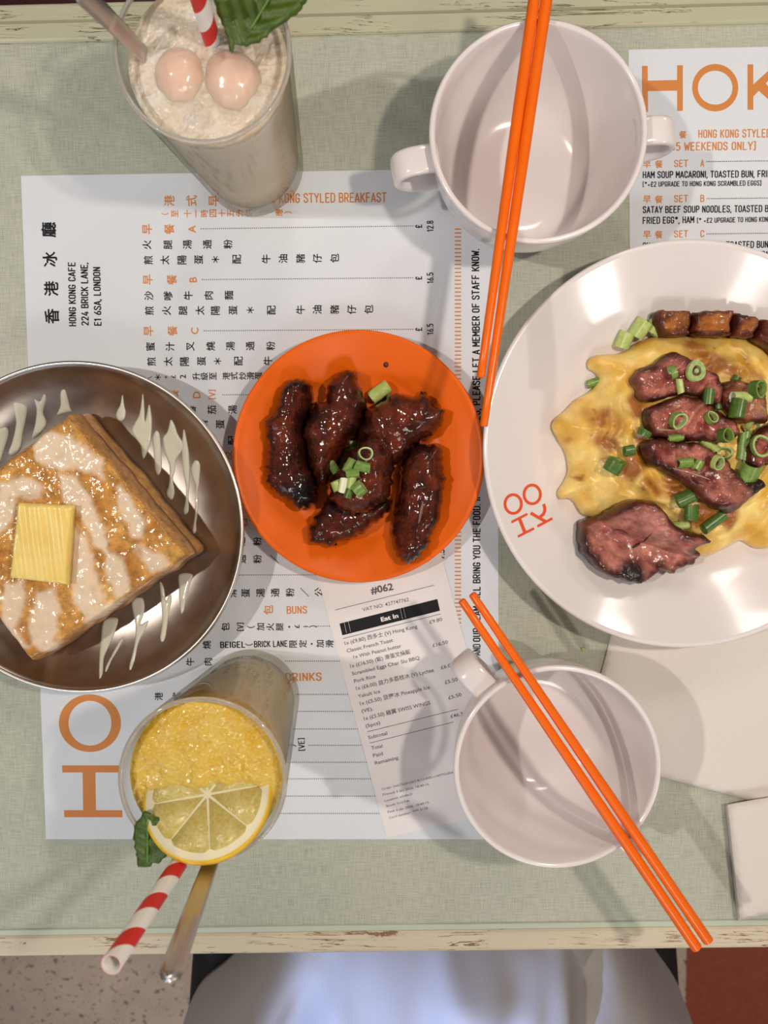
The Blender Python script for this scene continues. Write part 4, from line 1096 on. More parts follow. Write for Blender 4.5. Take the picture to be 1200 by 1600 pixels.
wA, eA = wing([(150, 200), (190, 120), (245, 100), (300, 110), (330, 170), (320, 220), (295, 300), (270, 380), (285, 480), (300, 560), (330, 640), (350, 740), (320, 820), (270, 840), (225, 820), (190, 790), (120, 740), (80, 690), (70, 580), (80, 470), (70, 390), (75, 330), (110, 280)], b0, 0.0215, 'chicken wing with a charred black end, lying closest to the steel plate', 1, (280, 760))
wB, eB = wing([(430, 110), (480, 60), (545, 35), (580, 55), (600, 110), (630, 200), (625, 300), (605, 380), (560, 440), (520, 500), (480, 560), (430, 690), (380, 690), (345, 640), (320, 560), (296, 480), (285, 400), (305, 330), (345, 230), (400, 210)], b0, 0.0235, 'glossy chicken wing pointing up between the charred one and the scallion stub', 2)
wC, eC = wing([(640, 270), (740, 220), (800, 170), (880, 180), (940, 190), (960, 165), (990, 190), (1030, 240), (1085, 270), (1080, 340), (1020, 420), (940, 460), (870, 520), (820, 580), (740, 560), (660, 480), (610, 430), (610, 390), (640, 320)], b0, 0.0225, 'chicken wing spreading toward the chopstick tips', 3)
wE, eE = wing([(930, 480), (1000, 470), (1060, 480), (1090, 520), (1085, 600), (1095, 700), (1080, 800), (1060, 900), (1010, 1020), (980, 1080), (930, 1120), (880, 1140), (830, 1100), (800, 1030), (795, 950), (815, 850), (840, 740), (850, 620), (890, 540)], b0, 0.0215, 'chicken wing with a pale bone line, lying above the receipt', 4)
wD, eD = wing([(600, 470), (660, 420), (740, 450), (800, 540), (795, 640), (775, 760), (705, 830), (640, 870), (540, 870), (460, 820), (430, 750), (450, 680), (500, 600), (560, 510)], 0.0170, 0.0260, 'topmost chicken wing in the middle carrying the chopped scallions', 5, edge=0.013)
wF, _ = wing([(330, 920), (380, 850), (430, 780), (560, 800), (660, 800), (780, 780), (750, 880), (660, 960), (600, 1000), (540, 1025), (480, 1030), (470, 1060), (400, 1050), (350, 1040), (320, 990)], b0, 0.0205, '', 6, child=eD, edge=0.009)
wing_fn = surf(wA, wB, wC, wD, wE, wF)
bp = [P(400 + x / 3.75, 570 + y / 3.75, 0.026) for x, y in ((978, 800), (966, 860), (952, 925))]
path = [Vector((p.x, p.y, wing_fn(p.x, p.y) + 0.0003)) for p in catmull([tuple(p) for p in bp], False, 0.002)]
v, f = tube(path, [0.0004 + 0.0007 * math.sin(math.pi * i / (len(path) - 1)) for i in range(len(path))], 8)
obj('bone_ridge', v, f, m_noise2('bone_line', (0.14, 0.08, 0.07), (0.20, 0.12, 0.10), 300, 0.4), eE)
sd = SZ(orange_fn, 603, 570)
o = blob('sauce_drop', [(sd.x + 0.0016 * math.cos(a), sd.y + 0.0016 * math.sin(a)) for a in [k * math.pi / 5 for k in range(10)]], orange_fn, 0.0007, 0.0012, M['sauce'], None, res=0.0006, gap=0.0001); tag(o, 'tiny dark sauce drop on the orange plate', 'sauce')

# ------------------------------------------------------------------ omelette and pork on the white plate
def omelette():
    q6 = lambda x, y: (760 + x / 2.5, 380 + y / 2.5)
    pl = [(262, 705), (330, 630), (395, 585), (440, 520), (402, 485), (412, 448), (480, 430), (560, 408), (640, 372), (720, 358), (800, 355), (900, 360), (1000, 370), (1060, 400), (1110, 450), (1220, 520), (1320, 640), (1345, 800), (1320, 960), (1240, 1100), (1110, 1180), (1050, 1188), (1000, 1160), (940, 1192), (860, 1222), (760, 1215), (640, 1180), (520, 1130), (430, 1085), (380, 1062), (350, 1012), (322, 1000), (290, 1000), (278, 968), (308, 920), (326, 880), (310, 800), (285, 760)]
    ol = []
    for x, y in pl:
        p = P(*q6(x, y), 0.013); ol.append((p.x, p.y))
    e = empty('folded_omelette', (cP.x, cP.y, T), 'soft yellow omelette with brown glaze spread over the white plate', 'omelette')
    cc = P(1110, 690, 0.03)
    sauce = [(845, 430, 0.012), (900, 470, 0.011), (1000, 490, 0.012), (600, 620, 0.010), (610, 760, 0.008), (580, 850, 0.008), (720, 940, 0.010), (560, 900, 0.007), (850, 1060, 0.010), (470, 700, 0.012), (880, 1030, 0.008), (1040, 520, 0.008), (480, 780, 0.010), (800, 1090, 0.009), (640, 945, 0.008), (330, 760, 0.004), (370, 915, 0.003), (960, 1080, 0.007)]
    sp = [(P(*q6(x, y), 0.03), r) for x, y, r in sauce]
    def sm(x, y):
        wx = x + 0.006 * mnoise.noise(Vector((x * 90, y * 90, 1))) ; wy = y + 0.006 * mnoise.noise(Vector((x * 90, y * 90, 2)))
        s_ = 0
        for p, r in sp: s_ = max(s_, 1 - math.hypot(wx - p.x, wy - p.y) / r)
        return max(0, s_)
    def ex(x, y, d):
        ang = math.atan2(y - cc.y, x - cc.x); r = math.hypot(x - cc.x, y - cc.y)
        n = fract(x * 28, y * 28, 0.7, 3)
        fold = math.sin(r * 420 + 3.0 * n + 2.0 * math.sin(ang * 2)) * 0.0009 * max(0, min(1, (0.05 - abs(r - 0.045)) / 0.03))
        sw = (1 - abs(2 * ((r * 90 + ang * 0.6 + 1.2 * n) % 1) - 1)) ** 3 * 0.0030
        return 0.0035 * n + fold + sw
    def colf(x, y, d, z):
        n = fract(x * 60, y * 60, 3.1, 4); n3 = mnoise.noise(Vector((x * 500, y * 500, 8)))
        c_ = lerp3((0.68, 0.37, 0.045), (0.86, 0.63, 0.20), 0.5 + 0.9 * n)
        s_ = sm(x, y)
        c_ = lerp3(c_, (0.30, 0.075, 0.008), min(0.9, s_ * 2.0 * (0.65 + 0.8 * max(-0.4, n))))
        if n3 > 0.42 and s_ > 0.1: c_ = lerp3(c_, (0.28, 0.09, 0.02), 0.6)
        return c_
    return blob('egg_sheet', ol, plate_fn, 0.0265, 0.040, M['egg'], e, res=0.0016, wall=0.10, amp=0.0006, nsc=150, jit=0.0018, jsc=60, extra=ex, colfn=colf, seed=3, gap=0.0003, power=0.62)
egg = omelette()
egg_fn0 = surf(egg)
egg_fn = lambda x, y: egg_fn0(x, y, plate_fn(x, y))
c1 = lambda x, y: (880 + x / 3.75, 460 + y / 3.75)
c2 = lambda x, y: (880 + x / 3.75, 660 + y / 3.75)
def swell(pts, k):
    cx_ = sum(p[0] for p in pts) / len(pts); cy_ = sum(p[1] for p in pts) / len(pts)
    return [(cx_ + (x - cx_) * k, cy_ + (y - cy_) * k) for x, y in pts]
def pork(name, pts, conv, hguess, thick, label, seed, pink, cat='pork', group='barbecue pork slices on the omelette', base=None, edge=0.0035, charpt=None, crust=0.0030):
    ol = PX([conv(x, y) for x, y in (swell(pts, 1.05) if base is None and name == 'pork_slice' else pts)], hguess)
    cx_ = sum(p[0] for p in ol) / len(ol); cy_ = sum(p[1] for p in ol) / len(ol)
    bf = base or egg_fn
    e = empty(name, (cx_, cy_, T), label, cat, group)
    cp = P(*conv(*charpt), hguess) if charpt else None
    def colf(x, y, d, z):
        n = fract(x * 80, y * 80, seed + 0.9, 4); st = mnoise.noise(Vector((x * 90 + y * 240, y * 90 - x * 60, seed)))
        fib = mnoise.noise(Vector((x * 500 + y * 900, y * 120 - x * 80, seed + 5)))
        core = lerp3(pink[0], pink[1], 0.5 + 1.0 * n + 0.3 * st + 0.25 * fib)
        rim = lerp3((0.035, 0.006, 0.004), (0.13, 0.022, 0.008), 0.5 + 0.8 * n)
        c_ = lerp3(rim, core, (d + 0.0016 * n - crust * 0.55) / crust)
        if cp is not None: c_ = lerp3(c_, (0.015, 0.008, 0.007), 1.6 * math.exp(-(((x - cp.x) ** 2 + (y - cp.y) ** 2) / 0.008 ** 2)))
        return c_
    def ex(x, y, d): return 0.0016 * fract(x * 55, y * 55, seed * 1.7, 3) + 0.0005 * mnoise.noise(Vector((x * 300 + y * 120, y * 240, seed)))
    return blob('meat', ol, bf, thick, edge, M['pork'], e, res=0.0012, wall=0.5, amp=0.0005, nsc=300, jit=0.0012, jsc=220, extra=ex, colfn=colf, seed=seed, gap=0.0003)
PK = ((0.20, 0.036, 0.028), (0.46, 0.15, 0.105)); PK2 = ((0.30, 0.075, 0.065), (0.54, 0.225, 0.165)); BEL = ((0.17, 0.036, 0.005), (0.38, 0.125, 0.022))
p1 = pork('pork_slice', [(440, 480), (480, 430), (560, 400), (640, 345), (690, 335), (770, 380), (830, 430), (890, 470), (928, 540), (925, 610), (880, 640), (800, 600), (720, 585), (640, 590), (560, 622), (480, 605), (460, 540)], c1, 0.038, 0.0095, 'pink pork slice with dark crust, uppermost on the omelette', 11, PK)
p1b = pork('pork_slice', [(935, 530), (1000, 505), (1080, 510), (1160, 560), (1190, 640), (1170, 740), (1120, 750), (1030, 740), (980, 700), (940, 640)], c1, 0.038, 0.0095, 'small pale brown pork slice under the pale scallion pieces', 12, ((0.22, 0.065, 0.028), (0.36, 0.14, 0.065)))
p2 = pork('pork_slice', [(500, 690), (545, 655), (620, 625), (700, 600), (800, 615), (880, 665), (950, 710), (1010, 760), (1010, 830), (960, 850), (880, 862), (800, 855), (700, 845), (620, 840), (540, 825), (510, 770)], c1, 0.040, 0.0105, 'red-crusted pork slice in the middle of the stack on the omelette', 13, ((0.19, 0.028, 0.020), (0.48, 0.16, 0.11)))
p3 = pork('pork_slice', [(490, 150), (510, 115), (580, 100), (680, 120), (800, 130), (880, 170), (960, 230), (1000, 290), (1080, 340), (1140, 330), (1175, 360), (1140, 400), (1080, 450), (1010, 520), (930, 510), (850, 470), (760, 390), (680, 320), (600, 280), (520, 240)], c2, 0.040, 0.011, 'long pork slice with a burnt black tip below the stack', 14, ((0.15, 0.024, 0.016), (0.44, 0.16, 0.11)), charpt=(1150, 365))
p4 = pork('pork_slice', [(1085, 130), (1130, 60), (1210, 10), (1300, 20), (1330, 120), (1290, 230), (1200, 240), (1140, 285), (1085, 235)], c2, 0.039, 0.0105, 'pink pork slice cut off by the edge of view under the largest scallion ring', 15, PK)
p5 = pork('pork_slice', [(140, 640), (160, 590), (230, 570), (300, 510), (370, 470), (440, 455), (520, 490), (560, 540), (620, 600), (700, 640), (790, 660), (825, 690), (800, 710), (745, 735), (790, 760), (790, 830), (740, 850), (680, 870), (650, 890), (600, 870), (575, 850), (590, 872), (520, 910), (455, 945), (370, 920), (320, 910), (240, 870), (180, 810), (140, 750)], c2, 0.028, 0.0185, 'large thick pork slice with pink cut face resting on the plate beside the omelette', 16, PK2, base=None, edge=0.004, charpt=(400, 890), crust=0.0042)
for nm, pts, lb, sd_ in (('a', [(550, 92), (620, 84), (700, 84), (762, 95), (768, 160), (766, 222), (715, 236), (620, 228), (575, 195), (560, 140)], 'first dark glazed pork belly piece beside the scallion rings', 21), ('b', [(777, 98), (840, 88), (920, 84), (1000, 90), (1004, 160), (1002, 228), (900, 242), (795, 237), (780, 170)], 'second glossy pork belly piece along the plate, between two others', 22),
                  ('c', [(1010, 108), (1080, 115), (1140, 135), (1150, 190), (1120, 245), (1060, 240), (1012, 232)], 'narrow third pork belly piece with a fatty stripe', 23), ('d', [(1155, 145), (1230, 160), (1300, 240), (1330, 320), (1270, 350), (1190, 310), (1130, 262), (1150, 200)], 'dark pork belly piece at the edge of view', 24)):
    pork('pork_belly_piece', pts, c1, 0.026, 0.0150, lb, sd_, BEL if nm != 'd' else ((0.10, 0.014, 0.005), (0.20, 0.04, 0.012)), group='pork belly pieces in a row above the omelette', base=None, edge=0.003)
PORK = [o for o in bpy.data.objects if o.name.startswith('meat')]
top0 = surf(egg, *PORK)
top_fn = lambda x, y: top0(x, y, plate_fn(x, y))
# fat lines and the split in the big slice
def crease(parent, pts, conv, h, w_, m, name, fn):
    path = []
    for x, y in pts:
        p = SZ(fn, *conv(x, y)); path.append(Vector((p.x, p.y, p.z + 0.0)))
    path = catmull(path, False, 0.0015); path = [Vector((p.x, p.y, fn(p.x, p.y) + 0.0001)) for p in path]
    v_, f_ = tube(path, [w_ * (0.3 + 0.7 * math.sin(math.pi * i / max(1, len(path) - 1))) for i in range(len(path))], 8)
    return obj(name, v_, f_, m, parent)
fat = m_noise2('pork_fat', (0.32, 0.15, 0.11), (0.42, 0.22, 0.16), 300, 0.35, coat=0.4)
split = mat('pork_split', (0.03, 0.01, 0.01), 0.5)
e5 = p5.parent; e2_ = p2.parent; e3_ = p3.parent
crease(e5, [(405, 735), (428, 720), (450, 706)], c2, 0.03, 0.0009, split, 'split', top_fn)
crease(e5, [(455, 708), (490, 680), (520, 650)], c2, 0.03, 0.0004, split, 'split', top_fn)
crease(e5, [(300, 628), (345, 632), (385, 658)], c2, 0.03, 0.0004, split, 'split', top_fn)
crease(e2_, [(540, 790), (620, 795), (700, 788)], c1, 0.04, 0.0007, fat, 'fat_line', top_fn)
crease(e3_, [(640, 268), (760, 300), (860, 335)], c2, 0.04, 0.0007, fat, 'fat_line', top_fn)

# ------------------------------------------------------------------ scallions
def scallion(px, py, mode, ang, r, L, shade, fn, label, group, tilt=0.0, lift=0.0, core=False, ell=1.0):
    """hollow green onion piece; mode 'up' ring lying flat, 'side' tube lying on its side"""
    p = SZ(fn, px, py); r *= 0.001; L *= 0.001; seg = 26
    ti = r * (0.76 if not core else 0.5); r = r * 0.92; ti *= 0.95
    a = math.radians(ang)
    ax = Vector((math.cos(a), math.sin(a), 0))
    if mode == 'up':
        d = (Vector((0, 0, 1)) + ax * tilt).normalized(); cz = fn(p.x, p.y) + L / 2 + abs(tilt) * r * 0.6
    else:
        d = (ax + Vector((0, 0, tilt))).normalized(); cz = fn(p.x, p.y) + r * 0.92
    u = d.cross(Vector((0.31, 0.2, 0.93)) if abs(d.z) < 0.9 else ax).normalized(); w_ = d.cross(u)
    c = Vector((p.x, p.y, cz + lift)); v_ = []; f_ = []; mi = []
    rings = [(r, -L / 2), (r * 1.03, 0), (r, L / 2), (ti, L / 2 * 0.96), (ti * 0.97, 0), (ti, -L / 2 * 0.96)]
    for rr, t in rings:
        for k in range(seg):
            th = 2 * math.pi * k / seg; wob = 1 + 0.07 * math.sin(2 * th + px) + 0.04 * math.sin(3 * th + py)
            v_.append(c + d * (t * (1 + 0.12 * math.sin(th + px))) + u * (math.cos(th) * rr * wob * ell) + w_ * (math.sin(th) * rr * wob / ell))
    for i in range(6):
        j = (i + 1) % 6
        for k in range(seg):
            f_.append((i * seg + k, i * seg + (k + 1) % seg, j * seg + (k + 1) % seg, j * seg + k)); mi.append(0 if i < 2 else 1)
    if core:
        b = len(v_)
        for rr, t in ((r * 0.24, -L / 2), (r * 0.24, L / 2 * 0.9)):
            v_ += [c + d * t + u * math.cos(2 * math.pi * k / seg) * rr + w_ * math.sin(2 * math.pi * k / seg) * rr for k in range(seg)]
        for k in range(seg): f_.append((b + k, b + (k + 1) % seg, b + seg + (k + 1) % seg, b + seg + k)); mi.append(1)
        f_.append(tuple(b + seg + k for k in range(seg))); mi.append(1)
    mo, mn = {'g': ('sc_green', 'sc_in'), 'd': ('sc_dark', 'sc_green'), 'p': ('sc_pale', 'sc_white'), 'w': ('sc_white', 'sc_white'), 'm': ('sc_pale', 'sc_in')}[shade]
    f_ = [q_[::-1] for q_ in f_]
    o = obj('scallion_piece', v_, f_, [M[mo], M[mn]], None, True, midx=mi, auto=45)
    tag(o, label, 'scallion', group)
GP = 'chopped scallions on the omelette and pork'; GW = 'chopped scallions on the chicken wings'
for a in [
    (972, 533, 'side', 70, 5.0, 9, 'p', plate_fn, 'pale scallion stub on the plate beside the omelette, lowest of three', 0.25, True),
    (997, 515, 'side', 60, 5.6, 10, 'm', plate_fn, 'pale layered scallion ring between two others at the omelette edge', 0.35, True),
    (1019, 513, 'side', 65, 4.8, 9, 'p', plate_fn, 'scallion stub wedged against the first pork belly piece', 0.2, True),
    (926, 598, 'side', 20, 2.6, 8, 'g', plate_fn, 'scallion bit peeking from under the omelette edge', 0.0, False),
    (1047, 583, 'side', 20, 4.4, 3.2, 'g', top_fn, 'upright thin scallion ring on the uppermost pork slice', 0.15, False),
    (1061, 604, 'side', 100, 2.2, 8, 'm', top_fn, 'narrow light green scallion sliver on the uppermost pork slice', 0, False),
    (1084, 581, 'up', 30, 6.2, 3.0, 'm', top_fn, 'large round scallion ring on the uppermost pork slice', 0.25, True),
    (1147, 593, 'side', 60, 2.6, 3.5, 'd', top_fn, 'small dark scallion ring on bare omelette above the pale piece', 0.2, False),
    (1104, 620, 'side', 85, 3.2, 8.5, 'd', top_fn, 'dark scallion tube between the uppermost and middle pork slices', 0, False),
    (1178, 609, 'up', 0, 6.0, 4.5, 'd', top_fn, 'wide dark scallion ring near the edge of view on pork', 0.7, False),
    (1156, 621, 'side', 0, 3.2, 11, 'p', top_fn, 'palest yellow-green scallion piece on the small pork slice', 0, False),
    (1136, 641, 'side', 80, 4.6, 10, 'd', top_fn, 'thick dark green scallion piece below the palest one', 0, False),
    (1120, 632, 'side', 100, 2.4, 6, 'd', top_fn, 'small dark scallion bit beside the thick dark piece', 0, False),
    (1056, 657, 'up', -50, 5.2, 4.0, 'g', top_fn, 'bright oval scallion ring on the middle pork slice', 0.5, False),
    (1108, 653, 'up', 40, 3.8, 3.5, 'g', top_fn, 'small scallion ring right of the bright oval ring', 0.5, False),
    (1172, 667, 'up', -40, 4.6, 3.0, 'm', top_fn, 'tilted light scallion ring above the big triangular ring', 0.7, False),
    (1129, 681, 'up', 10, 4.6, 4.5, 'd', top_fn, 'dark scallion ring on the edge of the middle pork slice', 0.5, False),
    (1004, 677, 'side', 60, 4.6, 4.0, 'd', top_fn, 'slanted scallion ring on omelette beside the middle pork slice', 0.2, False),
    (1053, 684, 'side', 5, 2.4, 8, 'g', top_fn, 'flat scallion sliver between the middle and long pork slices', 0, False),
    (981, 704, 'side', 10, 3.2, 6, 'd', top_fn, 'small dark scallion tube on the omelette', 0, False),
    (956, 728, 'side', 65, 5.6, 8, 'd', top_fn, 'big open scallion ring alone on the omelette', 0.3, False),
    (1104, 695, 'side', -40, 3.2, 11, 'm', top_fn, 'light scallion tube above the long pork slice', 0, False),
    (1128, 709, 'up', 120, 4.4, 3.5, 'g', top_fn, 'curved scallion ring beside the vertical tube', 0.6, False),
    (1159, 697, 'side', 85, 3.2, 15, 'g', top_fn, 'long upright scallion tube above the triangular ring', 0, False),
    (1187, 697, 'up', 0, 7.0, 2.4, 'g', top_fn, 'largest thin scallion ring on the pink slice at the edge of view', 0.2, False),
    (1163, 738, 'side', 75, 6.4, 11, 'g', top_fn, 'big triangular open scallion ring over the long pork slice', 0.35, False),
    (1068, 723, 'side', 5, 3.0, 9, 'g', top_fn, 'short scallion tube on the long pork slice, first of two in line', 0, False),
    (1088, 727, 'side', 60, 2.8, 6, 'g', top_fn, 'short scallion tube on the long pork slice, second of two in line', 0, False),
    (1117, 723, 'up', -35, 4.2, 3.5, 'm', top_fn, 'pale open scallion ring on the red crust of the long slice', 0.6, False),
    (1065, 779, 'side', 25, 4.4, 9, 'd', top_fn, 'square dark scallion piece on the omelette above two others', 0, False),
    (1076, 801, 'side', 90, 4.2, 9, 'd', top_fn, 'dark scallion piece between a square piece and a pale one', 0, False),
    (1059, 821, 'side', 12, 3.2, 9, 'p', top_fn, 'pale scallion piece next to the big pork slice', 0, False),
    (1113, 815, 'side', 38, 3.2, 15, 'd', top_fn, 'long dark scallion strip on the lower omelette', 0, False)]:
    scallion(*a[:8], a[8], GP, tilt=a[9], core=a[10])
wfn = lambda x, y: wing_fn(x, y, orange_fn(x, y))
for a in [
    (594, 613, 'side', 35, 4.6, 12, 'p', wfn, 'thick pale scallion stub between two wings', 0.1, True, 0.0),
    (548, 698, 'side', 85, 3.6, 7, 'g', wfn, 'scallion tube at the top of the scallion heap', 0, False, 0.0),
    (571, 709, 'up', 20, 4.4, 3.2, 'g', wfn, 'round scallion ring showing dark sauce through its hole', 0.3, False, 0.0),
    (521, 729, 'side', -55, 2.8, 9, 'g', wfn, 'slanted scallion tube farthest out toward the charred wing', 0, False, 0.0),
    (536, 724, 'side', 80, 3.0, 7, 'g', wfn, 'upright scallion bit beside the slanted tube', 0, False, 0.0),
    (547, 728, 'side', 60, 3.0, 8, 'g', wfn, 'scallion bit in the middle of the scallion heap', 0, False, 0.002),
    (567, 729, 'side', -15, 3.0, 8.5, 'g', wfn, 'scallion tube just below the sauce-filled ring', 0, False, 0.0),
    (552, 740, 'side', 5, 3.2, 8, 'g', wfn, 'short scallion piece below the middle of the heap', 0, False, 0.0),
    (527, 759, 'side', -70, 3.2, 6, 'm', wfn, 'green scallion end beside the white strip', 0, False, 0.0),
    (537, 758, 'side', 80, 2.6, 8, 'w', wfn, 'whitish scallion strip in the lower group', 0, False, 0.001),
    (549, 754, 'side', 80, 2.8, 8, 'p', wfn, 'pale scallion piece beside the whitish strip', 0, False, 0.0),
    (562, 763, 'side', 40, 4.4, 5, 'g', wfn, 'fan-shaped scallion ring lowest toward the receipt', 0.25, False, 0.0),
    (545, 771, 'side', 70, 2.6, 5, 'd', wfn, 'dark scallion bit at the bottom of the lower group', 0, False, 0.0)]:
    scallion(*a[:8], a[8], GW, tilt=a[9], core=a[10], lift=a[11])
sp_ = P(911, 1014, 0)
o = blob('scallion_crumb', [(sp_.x + 0.0016 * math.cos(a) * (1 + 0.3 * math.sin(3 * a)), sp_.y + 0.0014 * math.sin(a)) for a in [k * math.pi / 5 for k in range(10)]], T + 0.0001, 0.0007, 0.001, M['sc_pale'], None, res=0.0006); tag(o, 'tiny green scallion crumb on the bare table cloth surface', 'scallion')

# ------------------------------------------------------------------ chairs and the seated person
def chair(cx_, y_front, y_back, facing, label):
    e = empty('black_chair', (cx_, (y_front + y_back) / 2, 0), label, 'chair')
    s_ = 1 if y_back > y_front else -1
    wd = 0.50
    ol = [(cx_ - wd / 2 + 0.03, y_front), (cx_ + wd / 2 - 0.03, y_front), (cx_ + wd / 2, y_front + s_ * 0.05), (cx_ + wd / 2 - 0.02, y_back), (cx_ - wd / 2 + 0.02, y_back), (cx_ - wd / 2, y_front + s_ * 0.05)]
    blob('seat', ol, 0.415, 0.042, 0.02, M['black'], e, res=0.02, wall=0.3)
    g_ = Geo(); yb = y_back + s_ * 0.02
    v_, f_ = box_g(cx_, yb, 0.70, 0.42, 0.03, 0.30); o_ = obj('backrest', v_, f_, M['black'], e, False); bevel_mod(o_, 0.012, 4)
    for sx in (-1, 1):
        for y_ in (y_front + s_ * 0.05, y_back):
            tall = y_ == y_back
            v_, f_ = tube([(cx_ + sx * 0.20, y_, 0.003), (cx_ + sx * 0.20, y_, 0.425)] + ([(cx_ + sx * 0.20, y_ + s_ * 0.01, 0.80)] if tall else []), 0.013, 12)
            obj('leg', v_, f_, M['black_metal'], e, True, auto=50)
xc = P(681, 1540, -0.30).x
chair(xc, -0.34, -0.88, 1, 'black chair under the person in white, its seat corners showing')
chair(P(720, 0, -0.3).x, 0.292, 0.74, -1, 'black chair beyond the olive board, only a sliver of seat showing')

def person():
    e = empty('person', (xc, -0.62, 0.0), 'person in loose white clothes seated on the black chair, only the lap showing', 'person')
    # one continuous body
    me = bpy.data.meshes.new('body'); J = {}; V = []; E = []; Rr = []
    def j(n_, p, r): J[n_] = len(V); V.append((xc + p[0], p[1], p[2])); Rr.append(r)
    j('pel', (0, -0.66, 0.550), 0.078); j('wst', (0, -0.69, 0.70), 0.085); j('chs', (0, -0.70, 0.88), 0.105); j('sho', (0, -0.71, 0.99), 0.075); j('nek', (0, -0.70, 1.06), 0.042); j('jaw', (0, -0.685, 1.12), 0.058); j('hed', (0, -0.69, 1.19), 0.080); j('top', (0, -0.70, 1.24), 0.060)
    for s_, n_ in ((-1, 'a'), (1, 'b')):
        j('hip' + n_, (s_ * 0.085, -0.64, 0.525), 0.060); j('kne' + n_, (s_ * 0.105, -0.235, 0.500), 0.040); j('ank' + n_, (s_ * 0.11, -0.29, 0.09), 0.030); j('toe' + n_, (s_ * 0.115, -0.17, 0.038), 0.024)
        j('shl' + n_, (s_ * 0.155, -0.72, 0.985), 0.050); j('elb' + n_, (s_ * 0.23, -0.80, 0.74), 0.036); j('wri' + n_, (s_ * 0.215, -0.62, 0.63), 0.024); j('han' + n_, (s_ * 0.19, -0.565, 0.615), 0.026)
    for a_, b_ in [('pel', 'wst'), ('wst', 'chs'), ('chs', 'sho'), ('sho', 'nek'), ('nek', 'jaw'), ('jaw', 'hed'), ('hed', 'top')] + [(x + n_, y + n_) for n_ in 'ab' for x, y in (('hip', 'kne'), ('kne', 'ank'), ('ank', 'toe'), ('shl', 'elb'), ('elb', 'wri'), ('wri', 'han'))] + [('pel', 'hipa'), ('pel', 'hipb'), ('sho', 'shla'), ('sho', 'shlb')]:
        E.append((J[a_], J[b_]))
    for s_, n_ in ((-1, 'a'), (1, 'b')):    # five fingers
        base = Vector(V[J['han' + n_]])
        for q_, (dx, ln) in enumerate(((-0.016, 0.030), (-0.006, 0.036), (0.004, 0.034), (0.014, 0.028))):
            p1_ = base + Vector((dx, ln * 0.55 + 0.02, -0.002)); p2_ = base + Vector((dx * 1.05, ln + 0.026, -0.014))
            i0 = len(V); V.append(tuple(p1_)); Rr.append(0.0085); V.append(tuple(p2_)); Rr.append(0.0075); E.append((J['han' + n_], i0)); E.append((i0, i0 + 1))
        i0 = len(V); V.append(tuple(base + Vector((-s_ * 0.026, 0.008, -0.002)))); Rr.append(0.0095); V.append(tuple(base + Vector((-s_ * 0.034, 0.032, -0.008)))); Rr.append(0.008); E.append((J['wri' + n_], i0)); E.append((i0, i0 + 1))
    me.from_pydata(V, E, []); me.materials.append(M['skin'])
    b = bpy.data.objects.new('body', me); COL.objects.link(b); b.parent = e; b.matrix_parent_inverse = Matrix.Translation(e.location).inverted()
    sk = b.modifiers.new('skin', 'SKIN'); sk.use_smooth_shade = True
    for i, r_ in enumerate(Rr): me.skin_vertices[0].data[i].radius = (r_, r_); 
    me.skin_vertices[0].data[0].use_root = True
    ss = b.modifiers.new('sub', 'SUBSURF'); ss.levels = 1; ss.render_levels = 2
    # hair
    bm = bmesh.new(); bmesh.ops.create_uvsphere(bm, u_segments=32, v_segments=20, radius=0.105)
    for v_ in bm.verts:
        v_.co.x *= 0.86
        if v_.co.y > 0.03 and v_.co.z < 0.045: v_.co.y = 0.03
    m2 = bpy.data.meshes.new('hair'); bm.to_mesh(m2); bm.free(); m2.materials.append(M['hair'])
    for p_ in m2.polygons: p_.use_smooth = True
    hr = bpy.data.objects.new('hair', m2); COL.objects.link(hr); hr.location = (xc, -0.725, 1.205); hr.parent = e; hr.matrix_parent_inverse = Matrix.Translation(e.location).inverted()
    # shirt
    rows = [(0.50, 0.20, 0.145, -0.66), (0.60, 0.19, 0.14, -0.67), (0.72, 0.175, 0.125, -0.69), (0.86, 0.185, 0.13, -0.70), (0.95, 0.19, 0.12, -0.71), (1.00, 0.16, 0.09, -0.69), (1.03, 0.085, 0.065, -0.71), (1.045, 0.058, 0.055, -0.705)]
    v_ = []; f_ = []; sg = 48
    for z, a_, b_, yc in rows:
        for k in range(sg):
            th = 2 * math.pi * k / sg; v_.append((xc + a_ * math.cos(th), yc + b_ * math.sin(th), z + 0.0))
    for i in range(len(rows) - 1):
        for k in range(sg): f_.append((i * sg + k, i * sg + (k + 1) % sg, (i + 1) * sg + (k + 1) % sg, (i + 1) * sg + k))
    o_ = obj('shirt', v_, f_, M['cotton'], e); o_.modifiers.new('s', 'SOLIDIFY').thickness = 0.003
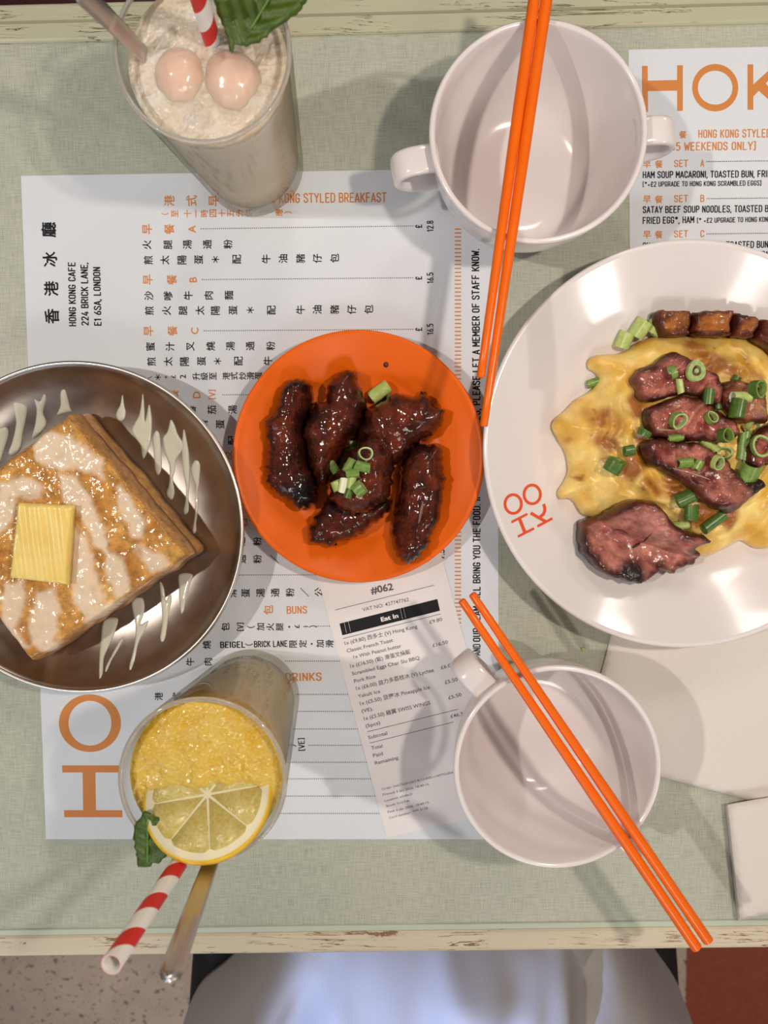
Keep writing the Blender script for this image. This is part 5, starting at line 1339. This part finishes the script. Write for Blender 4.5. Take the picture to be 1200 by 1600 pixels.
    for s_ in (-1, 1):
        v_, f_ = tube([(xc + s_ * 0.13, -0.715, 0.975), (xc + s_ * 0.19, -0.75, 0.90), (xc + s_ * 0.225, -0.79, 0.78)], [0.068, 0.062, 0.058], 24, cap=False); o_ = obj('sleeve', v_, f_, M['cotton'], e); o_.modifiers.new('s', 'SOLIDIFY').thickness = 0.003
        # trouser legs below the lap cloth
        v_, f_ = tube(catmull([(xc + s_ * 0.095, -0.50, 0.522), (xc + s_ * 0.104, -0.30, 0.512), (xc + s_ * 0.106, -0.238, 0.485), (xc + s_ * 0.108, -0.240, 0.42), (xc + s_ * 0.11, -0.262, 0.30), (xc + s_ * 0.11, -0.288, 0.10)], False, 0.02), 0.056, 24, cap=False); obj('trouser_leg', v_, f_, M['denim'], e)
        bm = bmesh.new(); bmesh.ops.create_uvsphere(bm, u_segments=20, v_segments=12, radius=1.0)
        for q_ in bm.verts: q_.co = Vector((q_.co.x * 0.045, q_.co.y * 0.125, max(-0.034, q_.co.z * 0.05)))
        m3 = bpy.data.meshes.new('shoe'); bm.to_mesh(m3); bm.free(); m3.materials.append(M['black'])
        sh = bpy.data.objects.new('shoe', m3); COL.objects.link(sh); sh.location = (xc + s_ * 0.115, -0.215, 0.036); sh.parent = e; sh.matrix_parent_inverse = Matrix.Translation(e.location).inverted()
    # loose white cloth over the lap
    hl = -0.235
    pl = [(470, 1392), (415, 1470), (345, 1545), (288, 1600), (262, 1700), (300, 1840), (1080, 1840), (1112, 1700), (1092, 1600), (1052, 1535), (1006, 1474), (940, 1392), (800, 1360), (600, 1360)]
    ol = PX(pl, hl)
    a1 = P(905, 1540, -0.12); 
    def ex(x, y, d):
        u_ = (x - xc); n = fract(x * 6, y * 6, 2.0, 3)
        z = 0.014 * math.cos(u_ * 2 * math.pi / 0.23) + 0.014 * n + 0.008 * math.sin(u_ * 46 + 6 * n + (y + 0.4) * 30)
        z += 0.018 * math.exp(-((u_ - 0.105 - 0.16 * (y + 0.42)) / 0.010) ** 2) - 0.022 * math.exp(-((u_ - 0.135 - 0.2 * (y + 0.42)) / 0.022) ** 2)
        z += 0.016 * math.exp(-((u_ + 0.12 - 0.5 * (y + 0.42)) / 0.012) ** 2) - 0.020 * math.exp(-((u_ + 0.095 - 0.5 * (y + 0.42)) / 0.02) ** 2)
        z += 0.006 * math.exp(-((u_ + 0.155 - 0.9 * (y + 0.42)) / 0.010) ** 2)
        return z
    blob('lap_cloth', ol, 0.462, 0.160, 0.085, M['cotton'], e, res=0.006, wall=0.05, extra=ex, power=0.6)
person()
